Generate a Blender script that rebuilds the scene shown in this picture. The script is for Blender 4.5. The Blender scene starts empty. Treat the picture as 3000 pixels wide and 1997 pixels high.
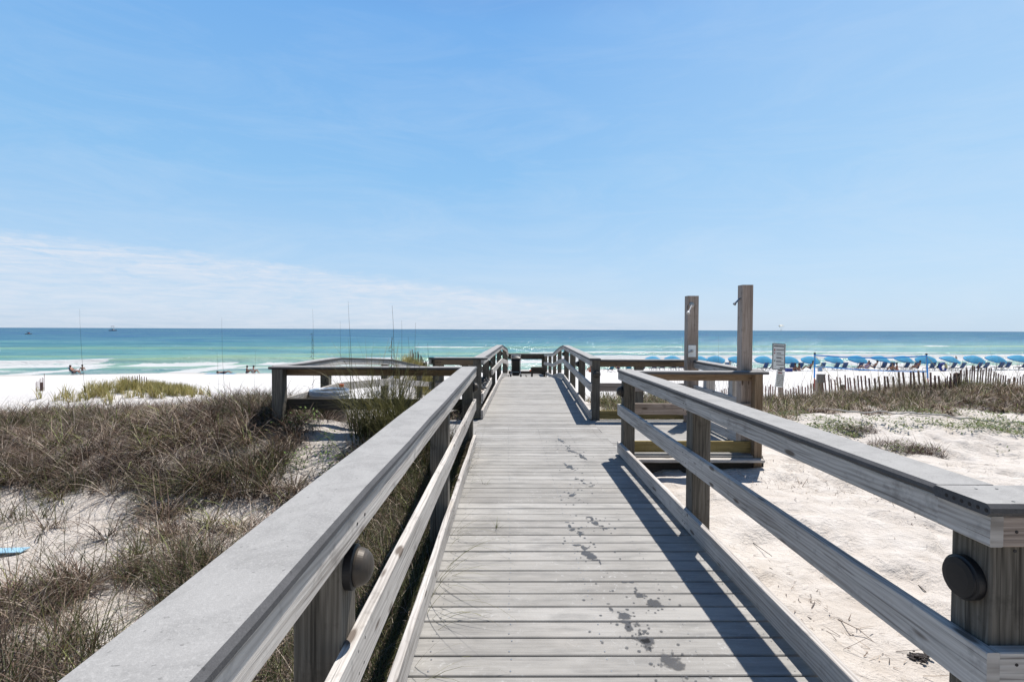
import bpy, math, random
import numpy as np
from mathutils import Vector, Matrix
random.seed(7); RS = np.random.RandomState(11)
scene = bpy.context.scene
COL = scene.collection
R = math.radians

# ------------------------------------------------------------------ camera
CAMZ = 1.558
F, U0, V0, WID = 1522.0, 1500.0, 998.5, 3000.0
pitch = math.atan(33.5/F); yaw = math.atan(13/F); roll = 0.0040
fw = Vector((math.sin(yaw)*math.cos(pitch), math.cos(yaw)*math.cos(pitch), -math.sin(pitch)))
rt = fw.cross(Vector((0, 0, 1))).normalized(); up = rt.cross(fw).normalized()
rt2 = rt*math.cos(roll)+up*math.sin(roll); up2 = up*math.cos(roll)-rt*math.sin(roll)
rt, up = rt2, up2
CP = Vector((0, 0, CAMZ))
def ray(u, v):
    return rt*((u-U0)/F)-up*((v-V0)/F)+fw
def P(u, v, Y):
    d = ray(u, v); return CP+d*(Y/d.y)
cd = bpy.data.cameras.new("camera"); cam = bpy.data.objects.new("camera", cd); COL.objects.link(cam)
cd.sensor_width = 36; cd.lens = F/WID*36; cd.clip_end = 60000; cd.clip_start = 0.05
m = Matrix((rt, up, -fw)).transposed().to_4x4(); m.translation = CP; cam.matrix_world = m
scene.camera = cam

# ------------------------------------------------------------------ noise
def h2(ix, iy, s):
    n = (ix.astype(np.int64)*374761393+iy.astype(np.int64)*668265263+s*974711) & 0xffffffff
    n = ((n ^ (n >> 13))*1274126177) & 0xffffffff
    n = (n ^ (n >> 16))
    return (n & 0xffffff)/float(0xffffff)
def vn(x, y, s=0):
    x = np.asarray(x, float); y = np.asarray(y, float)
    ix = np.floor(x); iy = np.floor(y); fx = x-ix; fy = y-iy
    fx = fx*fx*(3-2*fx); fy = fy*fy*(3-2*fy); ix = ix.astype(np.int64); iy = iy.astype(np.int64)
    a = h2(ix, iy, s); b = h2(ix+1, iy, s); c = h2(ix, iy+1, s); d = h2(ix+1, iy+1, s)
    return (a*(1-fx)+b*fx)*(1-fy)+(c*(1-fx)+d*fx)*fy
def fbm(x, y, s=0, o=4):
    t = 0; a = .5
    for i in range(o):
        t = t+a*(vn(x*2**i, y*2**i, s+i*17)-.5); a *= .5
    return t
def ss(a, b, x):
    t = np.clip((np.asarray(x, float)-a)/(b-a), 0, 1); return t*t*(3-2*t)
def gauss(x, y, cx, cy, sx, sy): return np.exp(-((x-cx)/sx)**2-((y-cy)/sy)**2)

# ------------------------------------------------------------------ terrain
SEA = -3.64
def shore(x): return 66+0.17*np.clip(x, -400, 400)+0.8*np.sin(np.asarray(x)*.11)+.5*np.sin(np.asarray(x)*.31+1)
def deckx(y):   # left and right x of the walk at y
    y = np.asarray(y, float)
    return (np.interp(y, [9, 16.5, 21.7, 27], [-.46, -.2, 0., .02]), np.interp(y, [9, 16.5, 21.7, 27], [1.46, 1.8, 1.93, 1.93]))
def deckz(y): return np.interp(y, [16.5, 18.5, 21.7, 25, 27.5], [0, -.13, -.5, -.75, -.76])
def gz(x, y):
    x = np.asarray(x, float); y = np.asarray(y, float)
    L = np.interp(y, [-8, 2, 5, 7, 9, 11, 12.8, 16, 22, 40], [-.4, -.38, -.3, -.14, -.2, -.42, -.75, -1.35, -1.8, -2.6])
    Rr = np.interp(y, [-8, 3, 6.5, 9, 13, 16, 20, 30], [-.25, -.2, -.16, -.2, -.3, -.8, -1.6, -2.0])
    k = ss(-.5, 1.4, x)
    z = L*(1-k)+Rr*k
    z = z+.48*gauss(x, y, -3.1, 7.0, 2.0, 1.4)+.26*gauss(x, y, -6.5, 8.5, 2.5, 2)+.24*gauss(x, y, -4.2, 9.2, 1.0, 1.8)
    z = z+.10*gauss(x, y, -1.6, 6.3, .8, .8)
    z = z+.46*gauss(x, y, 12, 12.7, 4.4, 2.0)+.14*gauss(x, y, 7, 9.6, 3, 1.2)-.12*gauss(x, y, 6.5, 7.6, 3, .7)
    z = z+.35*gauss(x, y, 7.8, 17.5, 2.0, 2.6)
    s = shore(x)-y
    B = SEA+np.interp(s, [-200, -30, -10, 0, 12, 30, 45], [-8, -2, -.75, 0, .62, 1.2, 1.7])
    kb = ss(17, 27, y)
    z = z*(1-kb)+B*kb
    amp = .13*(1-ss(13, 24, y))+.02
    z = z+amp*fbm(x*.55, y*.55, 3, 3)*(1-.6*gauss(x, y, 2.4, 4, 1.6, 4))+(.12*fbm(x*1.7, y*2.3, 9, 3)+.05*fbm(x*5.5, y*5.5, 19, 2))*(1-.75*ss(12, 28, y))
    fp = vn(x*4.2+.8*vn(x*2, y*2, 5), y*3.0, 41)
    z = z-.06*ss(.62, .74, fp)*(1-ss(10, 40, y))*ss(1, 1.8, x)
    z = z+.62*gauss(x, y, -19, 24, 9, 3.0)*(.7+.8*vn(x*.35, y*.3, 91))
    z = z+1.95*gauss(x, y, -4.0, 21, 1.25, 2.2)
    # keep sand below the boards
    l, r = deckx(y)
    under = ss(l-.25, l-.02, x)*(1-ss(r+.02, r+.25, x))
    z = np.where(under > 0, np.minimum(z, z*(1-under)+(deckz(y)-.16)*under), z)
    plat = ss(1.4, 1.5, x)*(1-ss(3.15, 3.4, x))*ss(6.3, 6.6, y)*(1-ss(9.0, 9.25, y))
    z = np.where(plat > 0, np.minimum(z, z*(1-plat)-.2*plat), z)
    lz = np.interp(y, [9, 11.4, 18], [0, -.17, -.95])
    lan = ss(-3.0, -2.8, x)*(1-ss(-.8, -.6, x))*ss(7.0, 7.5, y)*(1-ss(17, 18, y))
    z = np.where(lan > 0, np.minimum(z, z*(1-lan)+(lz-.1)*lan), z)
    return z
def gz1(x, y): return float(gz(np.array([x]), np.array([y]))[0])

# ------------------------------------------------------------------ mesh helpers
class MB:
    def __init__(s): s.v = []; s.f = []; s.uv = []; s.mi = []
    def face(s, idx, uv=None, mi=0):
        s.f.append(idx); s.uv.append(uv if uv else [(0, 0)]*len(idx)); s.mi.append(mi)
    def sweep(s, pts, w, h, ch=.004, upv=(0, 0, 1), mi=0, edge_mi=None, jit=0):
        """prism with chamfered w x h section along pts (centre line)"""
        pts = [Vector(p) for p in pts]; upv = Vector(upv)
        if jit and len(pts) == 2:
            n = max(2, int((pts[1]-pts[0]).length/.5))
            a, b = pts; pts = [a.lerp(b, i/n)+Vector((random.uniform(-jit, jit), random.uniform(-jit, jit), random.uniform(-jit, jit)))*(0 if i in (0, n) else 1) for i in range(n+1)]
        prof = [(-w/2+ch, -h/2), (w/2-ch, -h/2), (w/2, -h/2+ch), (w/2, h/2-ch), (w/2-ch, h/2), (-w/2+ch, h/2), (-w/2, h/2-ch), (-w/2, -h/2+ch)]
        per = [0]
        for i in range(8):
            a = prof[i]; b = prof[(i+1) % 8]; per.append(per[-1]+math.dist(a, b))
        ou, ov = random.uniform(0, 50), random.uniform(0, 50)
        base = len(s.v); L = 0; Ls = []
        for i, p in enumerate(pts):
            if i == 0: t = pts[1]-pts[0]
            elif i == len(pts)-1: t = pts[-1]-pts[-2]
            else: t = (pts[i+1]-p).normalized()+(p-pts[i-1]).normalized()
            t.normalize()
            sd = t.cross(upv)
            if sd.length < 1e-4: sd = Vector((1, 0, 0))
            sd.normalize(); u2 = sd.cross(t).normalized()
            if i: L += (p-pts[i-1]).length
            Ls.append(L)
            for a, b in prof: s.v.append(tuple(p+sd*a+u2*b))
        n = len(pts)
        for i in range(n-1):
            for k in range(8):
                k2 = (k+1) % 8
                q = [base+i*8+k, base+i*8+k2, base+(i+1)*8+k2, base+(i+1)*8+k]
                uv = [(ou+Ls[i], ov+per[k]), (ou+Ls[i], ov+per[k+1]), (ou+Ls[i+1], ov+per[k+1]), (ou+Ls[i+1], ov+per[k])]
                m_ = mi
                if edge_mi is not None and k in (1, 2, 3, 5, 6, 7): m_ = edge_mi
                s.face(q, uv, m_)
        e0 = [base+k for k in range(8)][::-1]; e1 = [base+(n-1)*8+k for k in range(8)]
        uvc = [(ou+a, ov+b*.3) for a, b in prof]
        em = mi if edge_mi is None else edge_mi
        s.face(e0, uvc[::-1], em); s.face(e1, uvc, em)
        return s
    def post(s, x0, x1, y0, y1, z0, z1, ch=.005, mi=0):
        return s.sweep([((x0+x1)/2, (y0+y1)/2, z0), ((x0+x1)/2, (y0+y1)/2, z1)], abs(x1-x0), abs(y1-y0), ch, (0, 1, 0), mi)
    def tube(s, pts, r, n=8, mi=0, cap=True):
        pts = [Vector(p) for p in pts]
        rr = r if isinstance(r, (list, tuple)) else [r]*len(pts)
        base = len(s.v)
        for i, p in enumerate(pts):
            if i == 0: t = pts[1]-pts[0]
            elif i == len(pts)-1: t = pts[-1]-pts[-2]
            else: t = pts[i+1]-pts[i-1]
            t.normalize(); a = Vector((0, 0, 1)) if abs(t.z) < .9 else Vector((1, 0, 0))
            sd = t.cross(a).normalized(); u2 = sd.cross(t)
            for k in range(n):
                an = 2*math.pi*k/n; s.v.append(tuple(p+(sd*math.cos(an)+u2*math.sin(an))*rr[i]))
        for i in range(len(pts)-1):
            for k in range(n):
                k2 = (k+1) % n; s.face([base+i*n+k, base+i*n+k2, base+(i+1)*n+k2, base+(i+1)*n+k], None, mi)
        if cap:
            s.face([base+k for k in range(n)][::-1], None, mi); s.face([base+(len(pts)-1)*n+k for k in range(n)], None, mi)
        return s
    def lathe(s, prof, c=(0, 0, 0), axis=(0, 0, 1), n=20, mi=0):
        c = Vector(c); ax = Vector(axis).normalized(); q = Vector((0, 0, 1)).rotation_difference(ax)
        base = len(s.v)
        for r_, z_ in prof:
            for k in range(n):
                an = 2*math.pi*k/n; s.v.append(tuple(c+q@Vector((r_*math.cos(an), r_*math.sin(an), z_))))
        for i in range(len(prof)-1):
            for k in range(n):
                k2 = (k+1) % n; s.face([base+i*n+k, base+i*n+k2, base+(i+1)*n+k2, base+(i+1)*n+k], None, mi)
        s.face([base+k for k in range(n)][::-1], None, mi); s.face([base+(len(prof)-1)*n+k for k in range(n)], None, mi)
        return s
    def ball(s, c, r, mi=0, n=10, sc=(1, 1, 1)):
        base = len(s.v); c = Vector(c)
        for i in range(n+1):
            th = math.pi*i/n
            for k in range(n*2):
                ph = math.pi*k/n
                s.v.append((c.x+r*sc[0]*math.sin(th)*math.cos(ph), c.y+r*sc[1]*math.sin(th)*math.sin(ph), c.z+r*sc[2]*math.cos(th)))
        for i in range(n):
            for k in range(n*2):
                k2 = (k+1) % (n*2); s.face([base+i*2*n+k, base+(i+1)*2*n+k, base+(i+1)*2*n+k2, base+i*2*n+k2], None, mi)
        return s
    def build(s, name, mats, parent=None, loc=None, smooth=False):
        me = bpy.data.meshes.new(name)
        off = Vector(loc) if loc is not None else Vector((0, 0, 0))
        me.from_pydata([tuple(Vector(v)-off) for v in s.v], [], s.f)
        ul = me.uv_layers.new(name="UVMap"); flat = [c for uv in s.uv for p in uv for c in p]
        ul.data.foreach_set("uv", flat)
        if not isinstance(mats, (list, tuple)): mats = [mats]
        for m_ in mats: me.materials.append(m_)
        me.polygons.foreach_set("material_index", s.mi)
        if smooth: me.polygons.foreach_set("use_smooth", [True]*len(me.polygons))
        me.validate(); me.update()
        o = bpy.data.objects.new(name, me); COL.objects.link(o)
        if loc is not None: o.location = off
        if parent is not None:
            o.parent = parent
            if loc is None: o.matrix_parent_inverse = Matrix.Translation(-parent.location) if parent.type == 'EMPTY' else Matrix.Identity(4)
        return o
def tag(o, label=None, cat=None, group=None, kind=None):
    if label: o['label'] = label
    if cat: o['category'] = cat
    if group: o['group'] = group
    if kind: o['kind'] = kind
    return o
def empty(name, loc, label, cat, group=None, rz=0):
    o = bpy.data.objects.new(name, None); COL.objects.link(o); o.location = loc; o.rotation_euler = (0, 0, rz)
    o.empty_display_size = .2
    return tag(o, label, cat, group)
def copy_tree(o, loc=None, rz=None, label=None, parent=None):
    c = o.copy(); COL.objects.link(c)
    if parent is not None: c.parent = parent; c.matrix_parent_inverse = o.matrix_parent_inverse.copy()
    if loc is not None: c.location = loc
    if rz is not None: c.rotation_euler = (0, 0, rz)
    if label: c['label'] = label
    for ch in [x for x in bpy.data.objects if x.parent == o]: copy_tree(ch, parent=c)
    return c

# ------------------------------------------------------------------ materials
def mat(name):
    m_ = bpy.data.materials.new(name); m_.use_nodes = True; nt = m_.node_tree
    return m_, nt, nt.nodes['Principled BSDF']
def N(nt, t, **kw):
    n = nt.nodes.new(t)
    for k, v in kw.items():
        if k in ('op', 'operation'): n.operation = v
        elif k == 'blend': n.data_type = 'RGBA'; n.blend_type = v
        elif k.startswith('i'): n.inputs[int(k[1:])].default_value = v
        else: setattr(n, k, v)
    return n
def L(nt, a, b): nt.links.new(a, b)
def ramp(nt, fac, stops, interp='LINEAR'):
    r = nt.nodes.new('ShaderNodeValToRGB'); r.color_ramp.interpolation = interp
    e = r.color_ramp.elements
    while len(e) < len(stops): e.new(.5)
    for el, (p, c) in zip(e, stops):
        el.position = p; el.color = (c[0], c[1], c[2], 1) if isinstance(c, (tuple, list)) else (c, c, c, 1)
    L(nt, fac, r.inputs[0]); return r.outputs[0]
def mix(nt, fac, a, b, blend='MIX'):
    n = nt.nodes.new('ShaderNodeMix'); n.data_type = 'RGBA'; n.blend_type = blend
    for inp, v in ((n.inputs[0], fac), (n.inputs[6], a), (n.inputs[7], b)):
        if hasattr(v, 'links'): L(nt, v, inp)
        elif isinstance(v, (int, float)): inp.default_value = v if inp == n.inputs[0] else (v, v, v, 1)
        else: inp.default_value = (v[0], v[1], v[2], 1)
    return n.outputs[2]
def math_(nt, op, a, b=None, clamp=False):
    n = nt.nodes.new('ShaderNodeMath'); n.operation = op; n.use_clamp = clamp
    for i, v in enumerate((a, b)):
        if v is None: continue
        if hasattr(v, 'links'): L(nt, v, n.inputs[i])
        else: n.inputs[i].default_value = v
    return n.outputs[0]
def mapping(nt, vec, scale=(1, 1, 1), loc=(0, 0, 0)):
    n = nt.nodes.new('ShaderNodeMapping'); n.inputs['Scale'].default_value = scale; n.inputs['Location'].default_value = loc
    L(nt, vec, n.inputs['Vector']); return n.outputs[0]
def noise(nt, vec, scale, detail=3, rough=.5, dist=0):
    n = nt.nodes.new('ShaderNodeTexNoise'); n.inputs['Scale'].default_value = scale; n.inputs['Detail'].default_value = detail
    n.inputs['Roughness'].default_value = rough; n.inputs['Distortion'].default_value = dist
    L(nt, vec, n.inputs['Vector']); return n.outputs[0]
def bump(nt, h, b, strength=.3, dist=.01):
    n = nt.nodes.new('ShaderNodeBump'); n.inputs['Strength'].default_value = strength; n.inputs['Distance'].default_value = dist
    L(nt, h, n.inputs['Height']); L(nt, n.outputs[0], b.inputs['Normal']); return n

KA = .64
def kc(c, f=None): return tuple(x*(f or KA) for x in c)
def wood(name, c_lo, c_mid, c_hi, knots=True, rough=.85):
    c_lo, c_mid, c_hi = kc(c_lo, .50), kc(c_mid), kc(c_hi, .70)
    m_, nt, b = mat(name)
    uv = N(nt, 'ShaderNodeTexCoord').outputs['UV']
    g1 = noise(nt, mapping(nt, uv, (1.1, 22, 1)), 1.0, 4, .6, .9)
    g2 = noise(nt, mapping(nt, uv, (5, 260, 1)), 1.0, 3, .6, .3)
    big = noise(nt, mapping(nt, uv, (.7, 2.5, 1)), 1.0, 3, .5)
    wv = N(nt, 'ShaderNodeTexWave'); wv.wave_type = 'BANDS'; wv.bands_direction = 'Y'
    wv.inputs['Scale'].default_value = 5; wv.inputs['Distortion'].default_value = 16; wv.inputs['Detail'].default_value = 3; wv.inputs['Detail Scale'].default_value = .5
    L(nt, mapping(nt, uv, (.55, 3.2, 1)), wv.inputs['Vector'])
    f = math_(nt, 'ADD', math_(nt, 'MULTIPLY', g1, .55), math_(nt, 'MULTIPLY', g2, .30))
    f = math_(nt, 'ADD', f, math_(nt, 'MULTIPLY', wv.outputs[1], .13))
    f = math_(nt, 'ADD', f, math_(nt, 'MULTIPLY', math_(nt, 'SUBTRACT', big, .5), .5))
    c = ramp(nt, f, [(.28, c_lo), (.5, c_mid), (.72, c_hi)])
    crack = ramp(nt, noise(nt, mapping(nt, uv, (1.6, 75, 1)), 1, 2, .5, .4), [(.33, 1), (.385, 0)])
    c = mix(nt, math_(nt, 'MULTIPLY', crack, .55), c, (c_lo[0]*.35, c_lo[1]*.33, c_lo[2]*.33))
    if knots:
        vo = N(nt, 'ShaderNodeTexVoronoi'); vo.feature = 'F1'; vo.inputs['Scale'].default_value = 1
        L(nt, mapping(nt, uv, (2.6, 9, 1)), vo.inputs['Vector'])
        kn = ramp(nt, vo.outputs['Distance'], [(.09, 1), (.15, 0)])
        c = mix(nt, math_(nt, 'MULTIPLY', kn, .85), c, (c_lo[0]*.4, c_lo[1]*.33, c_lo[2]*.28))
        # nail heads
        vn_ = N(nt, 'ShaderNodeTexVoronoi'); vn_.inputs['Scale'].default_value = 1; L(nt, mapping(nt, uv, (1.7, 9, 1), (3, 5, 0)), vn_.inputs['Vector'])
    mott = noise(nt, mapping(nt, uv, (9, 9, 1)), 1, 4, .7)
    c = mix(nt, ramp(nt, mott, [(.56, 0), (.72, .5)]), c, (c_lo[0]*.6, c_lo[1]*.6, c_lo[2]*.62))
    L(nt, c, b.inputs['Base Color']); b.inputs['Roughness'].default_value = rough
    b.inputs['Specular IOR Level'].default_value = .2
    bump(nt, math_(nt, 'ADD', math_(nt, 'MULTIPLY', g2, .6), g1), b, .5, .004)
    return m_
W_GREY = wood('weathered_grey_wood', (.50, .45, .40), (.75, .70, .645), (.92, .88, .82))
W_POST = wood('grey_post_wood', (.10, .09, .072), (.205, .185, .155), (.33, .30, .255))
W_BROWN = wood('brown_wood', (.20, .13, .075), (.33, .235, .15), (.44, .33, .23))
W_NEW = wood('yellow_green_treated_wood', (.26, .19, .07), (.40, .31, .13), (.50, .40, .19), knots=False)
W_PINK = wood('pinkish_cedar_wood', (.32, .25, .20), (.56, .46, .39), (.72, .62, .55))
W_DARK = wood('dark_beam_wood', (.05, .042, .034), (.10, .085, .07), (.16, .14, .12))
W_SLAT = wood('red_brown_slat_wood', (.18, .09, .08), (.34, .18, .155), (.48, .30, .26), knots=False)
W_SLATG = wood('pale_grey_slat_wood', (.30, .27, .22), (.45, .42, .36), (.58, .55, .48), knots=False)

def composite(name, c, speck=.08):
    c = kc(c)
    m_, nt, b = mat(name)
    oc = N(nt, 'ShaderNodeTexCoord').outputs['Object']; uv = N(nt, 'ShaderNodeTexCoord').outputs['UV']
    n1 = noise(nt, oc, 380, 2, .7); n2 = noise(nt, oc, 6, 4, .6); n3 = noise(nt, mapping(nt, uv, (4, 60, 1)), 1, 3, .6)
    f = math_(nt, 'ADD', math_(nt, 'MULTIPLY', n1, .5), math_(nt, 'ADD', math_(nt, 'MULTIPLY', n2, .3), math_(nt, 'MULTIPLY', n3, .2)))
    col = ramp(nt, f, [(.3, [x*(1-speck*2.2) for x in c]), (.5, c), (.7, [min(1, x*(1+speck*1.3)) for x in c])])
    sp = ramp(nt, noise(nt, oc, 70, 2, .5), [(.68, 0), (.74, .7)])
    col = mix(nt, sp, col, [x*.45 for x in c])
    st = ramp(nt, noise(nt, oc, 7, 7, .78, .6), [(.44, 0), (.62, .5)])
    col = mix(nt, st, col, [x*.62 for x in c])
    sp2 = ramp(nt, noise(nt, oc, 150, 3, .7), [(.52, 0), (.66, .5)])
    col = mix(nt, sp2, col, [min(1, x*1.3) for x in c])
    L(nt, col, b.inputs['Base Color']); b.inputs['Roughness'].default_value = .75; b.inputs['Specular IOR Level'].default_value = .25
    bump(nt, n1, b, .35, .002)
    return m_
CAP = composite('grey_composite_cap', (.49, .48, .462))
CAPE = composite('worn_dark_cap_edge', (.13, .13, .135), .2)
def deck_mat():
    m_, nt, b = mat('composite_deck_boards')
    oc = N(nt, 'ShaderNodeTexCoord').outputs['Object']; uv = N(nt, 'ShaderNodeTexCoord').outputs['UV']
    n1 = noise(nt, mapping(nt, uv, (3, 90, 1)), 1, 3, .6); n2 = noise(nt, oc, 2.1, 4, .6); n3 = noise(nt, oc, 300, 2, .6)
    pl = N(nt, 'ShaderNodeTexWhiteNoise'); pl.noise_dimensions = '1D'
    sx = N(nt, 'ShaderNodeSeparateXYZ'); L(nt, uv, sx.inputs[0]); L(nt, math_(nt, 'FLOOR', sx.outputs[1]), pl.inputs['W'])
    f = math_(nt, 'ADD', math_(nt, 'MULTIPLY', n1, .3), math_(nt, 'ADD', math_(nt, 'MULTIPLY', n2, .35), math_(nt, 'MULTIPLY', n3, .2)))
    f = math_(nt, 'ADD', f, math_(nt, 'MULTIPLY', math_(nt, 'SUBTRACT', pl.outputs[0], .1), .22))
    c = ramp(nt, f, [(.28, (.18, .170, .155)), (.5, (.295, .284, .264)), (.72, (.40, .388, .366))])
    # chalky white scuffs
    sc = math_(nt, 'MULTIPLY', ramp(nt, noise(nt, mapping(nt, oc, (1, 1, 1)), 22, 5, .75, .6), [(.58, 0), (.65, 1)]), ramp(nt, noise(nt, oc, 1.7, 2, .5), [(.42, 0), (.58, .85)]))
    c = mix(nt, sc, c, (.42, .415, .40))
    # grey grime
    gr = ramp(nt, noise(nt, mapping(nt, oc, (2, 9, 1)), 1.3, 5, .65), [(.48, 0), (.70, .6)])
    c = mix(nt, gr, c, (.14, .137, .132))
    sand = ramp(nt, noise(nt, oc, 1.1, 5, .7), [(.56, 0), (.70, .5)])
    c = mix(nt, sand, c, (.36, .335, .30))
    L(nt, c, b.inputs['Base Color']); b.inputs['Roughness'].default_value = .72; b.inputs['Specular IOR Level'].default_value = .3
    bump(nt, math_(nt, 'ADD', n1, math_(nt, 'MULTIPLY', n3, .4)), b, .35, .003)
    return m_
DECK = deck_mat()
def plain(name, c, rough=.6, metal=0, var=.12, scale=14, spec=.3, trans=0):
    m_, nt, b = mat(name)
    c = kc(c, .68)
    oc = N(nt, 'ShaderNodeTexCoord').outputs['Object']
    n1 = noise(nt, oc, scale, 4, .6)
    L(nt, ramp(nt, n1, [(.3, [x*(1-var) for x in c]), (.7, [min(1, x*(1+var)) for x in c])]), b.inputs['Base Color'])
    b.inputs['Roughness'].default_value = rough; b.inputs['Metallic'].default_value = metal; b.inputs['Specular IOR Level'].default_value = spec
    if trans:
        tb = N(nt, 'ShaderNodeBsdfTranslucent'); tb.inputs[0].default_value = (c[0], c[1], c[2], 1)
        mx = N(nt, 'ShaderNodeMixShader'); mx.inputs[0].default_value = trans
        L(nt, b.outputs[0], mx.inputs[1]); L(nt, tb.outputs[0], mx.inputs[2]); L(nt, mx.outputs[0], nt.nodes['Material Output'].inputs[0])
    return m_
M_BLACK = plain('black_plastic', (.018, .018, .02), .45)
M_LAMP = plain('bronze_lamp_metal', (.10, .085, .07), .45, .2)
M_CHROME = plain('brushed_steel', (.55, .55, .55), .3, 1)
M_WHITE = plain('white_paint', (.75, .75, .75), .5, var=.04)
M_SIGN = plain('faded_sign_face', (1.25, 1.28, 1.25), .5, var=.05)
M_SIGNB = plain('dark_sign_ink', (.12, .12, .13), .6)
M_RED = plain('faded_red', (.55, .10, .07), .6)
M_PINK = plain('faded_pink_ink', (.50, .27, .29), .6)
M_GREEN = plain('green_ink', (.10, .30, .20), .6)
M_ORANGE = plain('orange_plastic', (.75, .13, .02), .5)
M_BAG = plain('thin_white_bag', (.72, .76, .84), .35, trans=.35, var=.15, scale=9)
M_BAGB = plain('pale_blue_bag', (.35, .50, .72), .4, trans=.3)
M_BLUE = plain('umbrella_blue_fabric', (.14, .58, .90), .8, trans=.5, scale=3)
M_BLUE2 = plain('umbrella_blue_border', (.05, .26, .62), .8, trans=.2)
M_CHAIRB = plain('navy_blue_chair_fabric', (.06, .14, .34), .8, trans=.15)
M_CHAIRT = plain('teal_blue_chair_fabric', (.05, .32, .48), .8, trans=.15)
M_FRAME = plain('pale_chair_frame', (.50, .46, .42), .6)
M_NET = plain('bright_blue_webbing', (.02, .34, .95), .6)
M_YEL = plain('yellow_rope', (.62, .55, .14), .7)
M_ROPE = plain('white_rope', (.68, .65, .60), .8)
M_SKIN = plain('fair_skin', (.50, .25, .17), .6, var=.06)  # the paler of the two skin tones
M_SKIN2 = plain('tanned_skin', (.30, .14, .09), .6, var=.06)
M_HAIR = plain('dark_hair', (.03, .02, .018), .7)
M_SUIT = plain('navy_swimwear', (.04, .06, .12), .7)
M_SUITP = plain('lilac_shirt', (.42, .36, .55), .8)
M_SUITW = plain('white_shirt', (.72, .72, .72), .8)
M_BOXG = plain('grey_box_metal', (.33, .31, .30), .5)
M_COOL = plain('blue_cooler', (.02, .06, .36), .4)
M_GALV = plain('pale_wire', (.35, .33, .31), .5, .6)
M_YW = plain('pale_yellow_canopy', (.75, .72, .45), .7, trans=.3)

def grass_mat(name, trans=.25):
    m_, nt, b = mat(name)
    at = N(nt, 'ShaderNodeAttribute'); at.attribute_name = 'Col'
    L(nt, at.outputs['Color'], b.inputs['Base Color']); b.inputs['Roughness'].default_value = .6; b.inputs['Specular IOR Level'].default_value = .3
    tb = N(nt, 'ShaderNodeBsdfTranslucent'); L(nt, at.outputs['Color'], tb.inputs[0])
    mx = N(nt, 'ShaderNodeMixShader'); mx.inputs[0].default_value = trans
    L(nt, b.outputs[0], mx.inputs[1]); L(nt, tb.outputs[0], mx.inputs[2]); L(nt, mx.outputs[0], nt.nodes['Material Output'].inputs[0])
    return m_
M_GRASS = grass_mat('grass_blades')

def sand_mat():
    m_, nt, b = mat('white_quartz_sand')
    oc = N(nt, 'ShaderNodeTexCoord').outputs['Object']
    n0 = noise(nt, oc, .5, 4, .6); n1 = noise(nt, oc, 5, 5, .65, .3); n2 = noise(nt, oc, 40, 4, .7); n3 = noise(nt, oc, 260, 2, .6)
    c = ramp(nt, math_(nt, 'ADD', math_(nt, 'MULTIPLY', n0, .5), math_(nt, 'MULTIPLY', n1, .5)), [(.35, (.48, .43, .375)), (.6, (.59, .55, .505))])
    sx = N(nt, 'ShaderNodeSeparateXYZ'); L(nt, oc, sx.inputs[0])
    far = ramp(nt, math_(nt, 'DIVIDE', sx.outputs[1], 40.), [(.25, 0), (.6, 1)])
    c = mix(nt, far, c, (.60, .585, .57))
    # fine dark debris in the near dunes
    deb = math_(nt, 'MULTIPLY', ramp(nt, noise(nt, mapping(nt, oc, (1, 2.2, 1)), 26, 4, .8, 1.), [(.64, 0), (.70, 1)]), ramp(nt, noise(nt, oc, 1.3, 3, .6), [(.42, 0), (.62, .8)]))
    deb = math_(nt, 'MULTIPLY', deb, math_(nt, 'SUBTRACT', 1.0, far))
    c = mix(nt, deb, c, (.13, .09, .065))
    # damp sand by the waterline
    wet = ramp(nt, math_(nt, 'ADD', math_(nt, 'MULTIPLY', sx.outputs[2], -1), -2.5), [(.72, 0), (.92, .0), (1.0, 1)])
    wet = math_(nt, 'MULTIPLY', wet, .7)
    c = mix(nt, wet, c, (.32, .29, .25))
    tr = ramp(nt, noise(nt, mapping(nt, oc, (.35, 1.6, 1)), 1.4, 4, .7), [(.56, 0), (.66, .22)])
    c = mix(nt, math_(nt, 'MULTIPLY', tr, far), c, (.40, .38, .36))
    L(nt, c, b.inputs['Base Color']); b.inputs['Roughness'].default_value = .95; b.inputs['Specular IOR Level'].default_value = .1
    h = math_(nt, 'ADD', math_(nt, 'MULTIPLY', n1, 1.0), math_(nt, 'ADD', math_(nt, 'MULTIPLY', n2, .14), math_(nt, 'MULTIPLY', n3, .05)))
    bump(nt, h, b, .8, .09)
    return m_
SAND = sand_mat()

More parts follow.
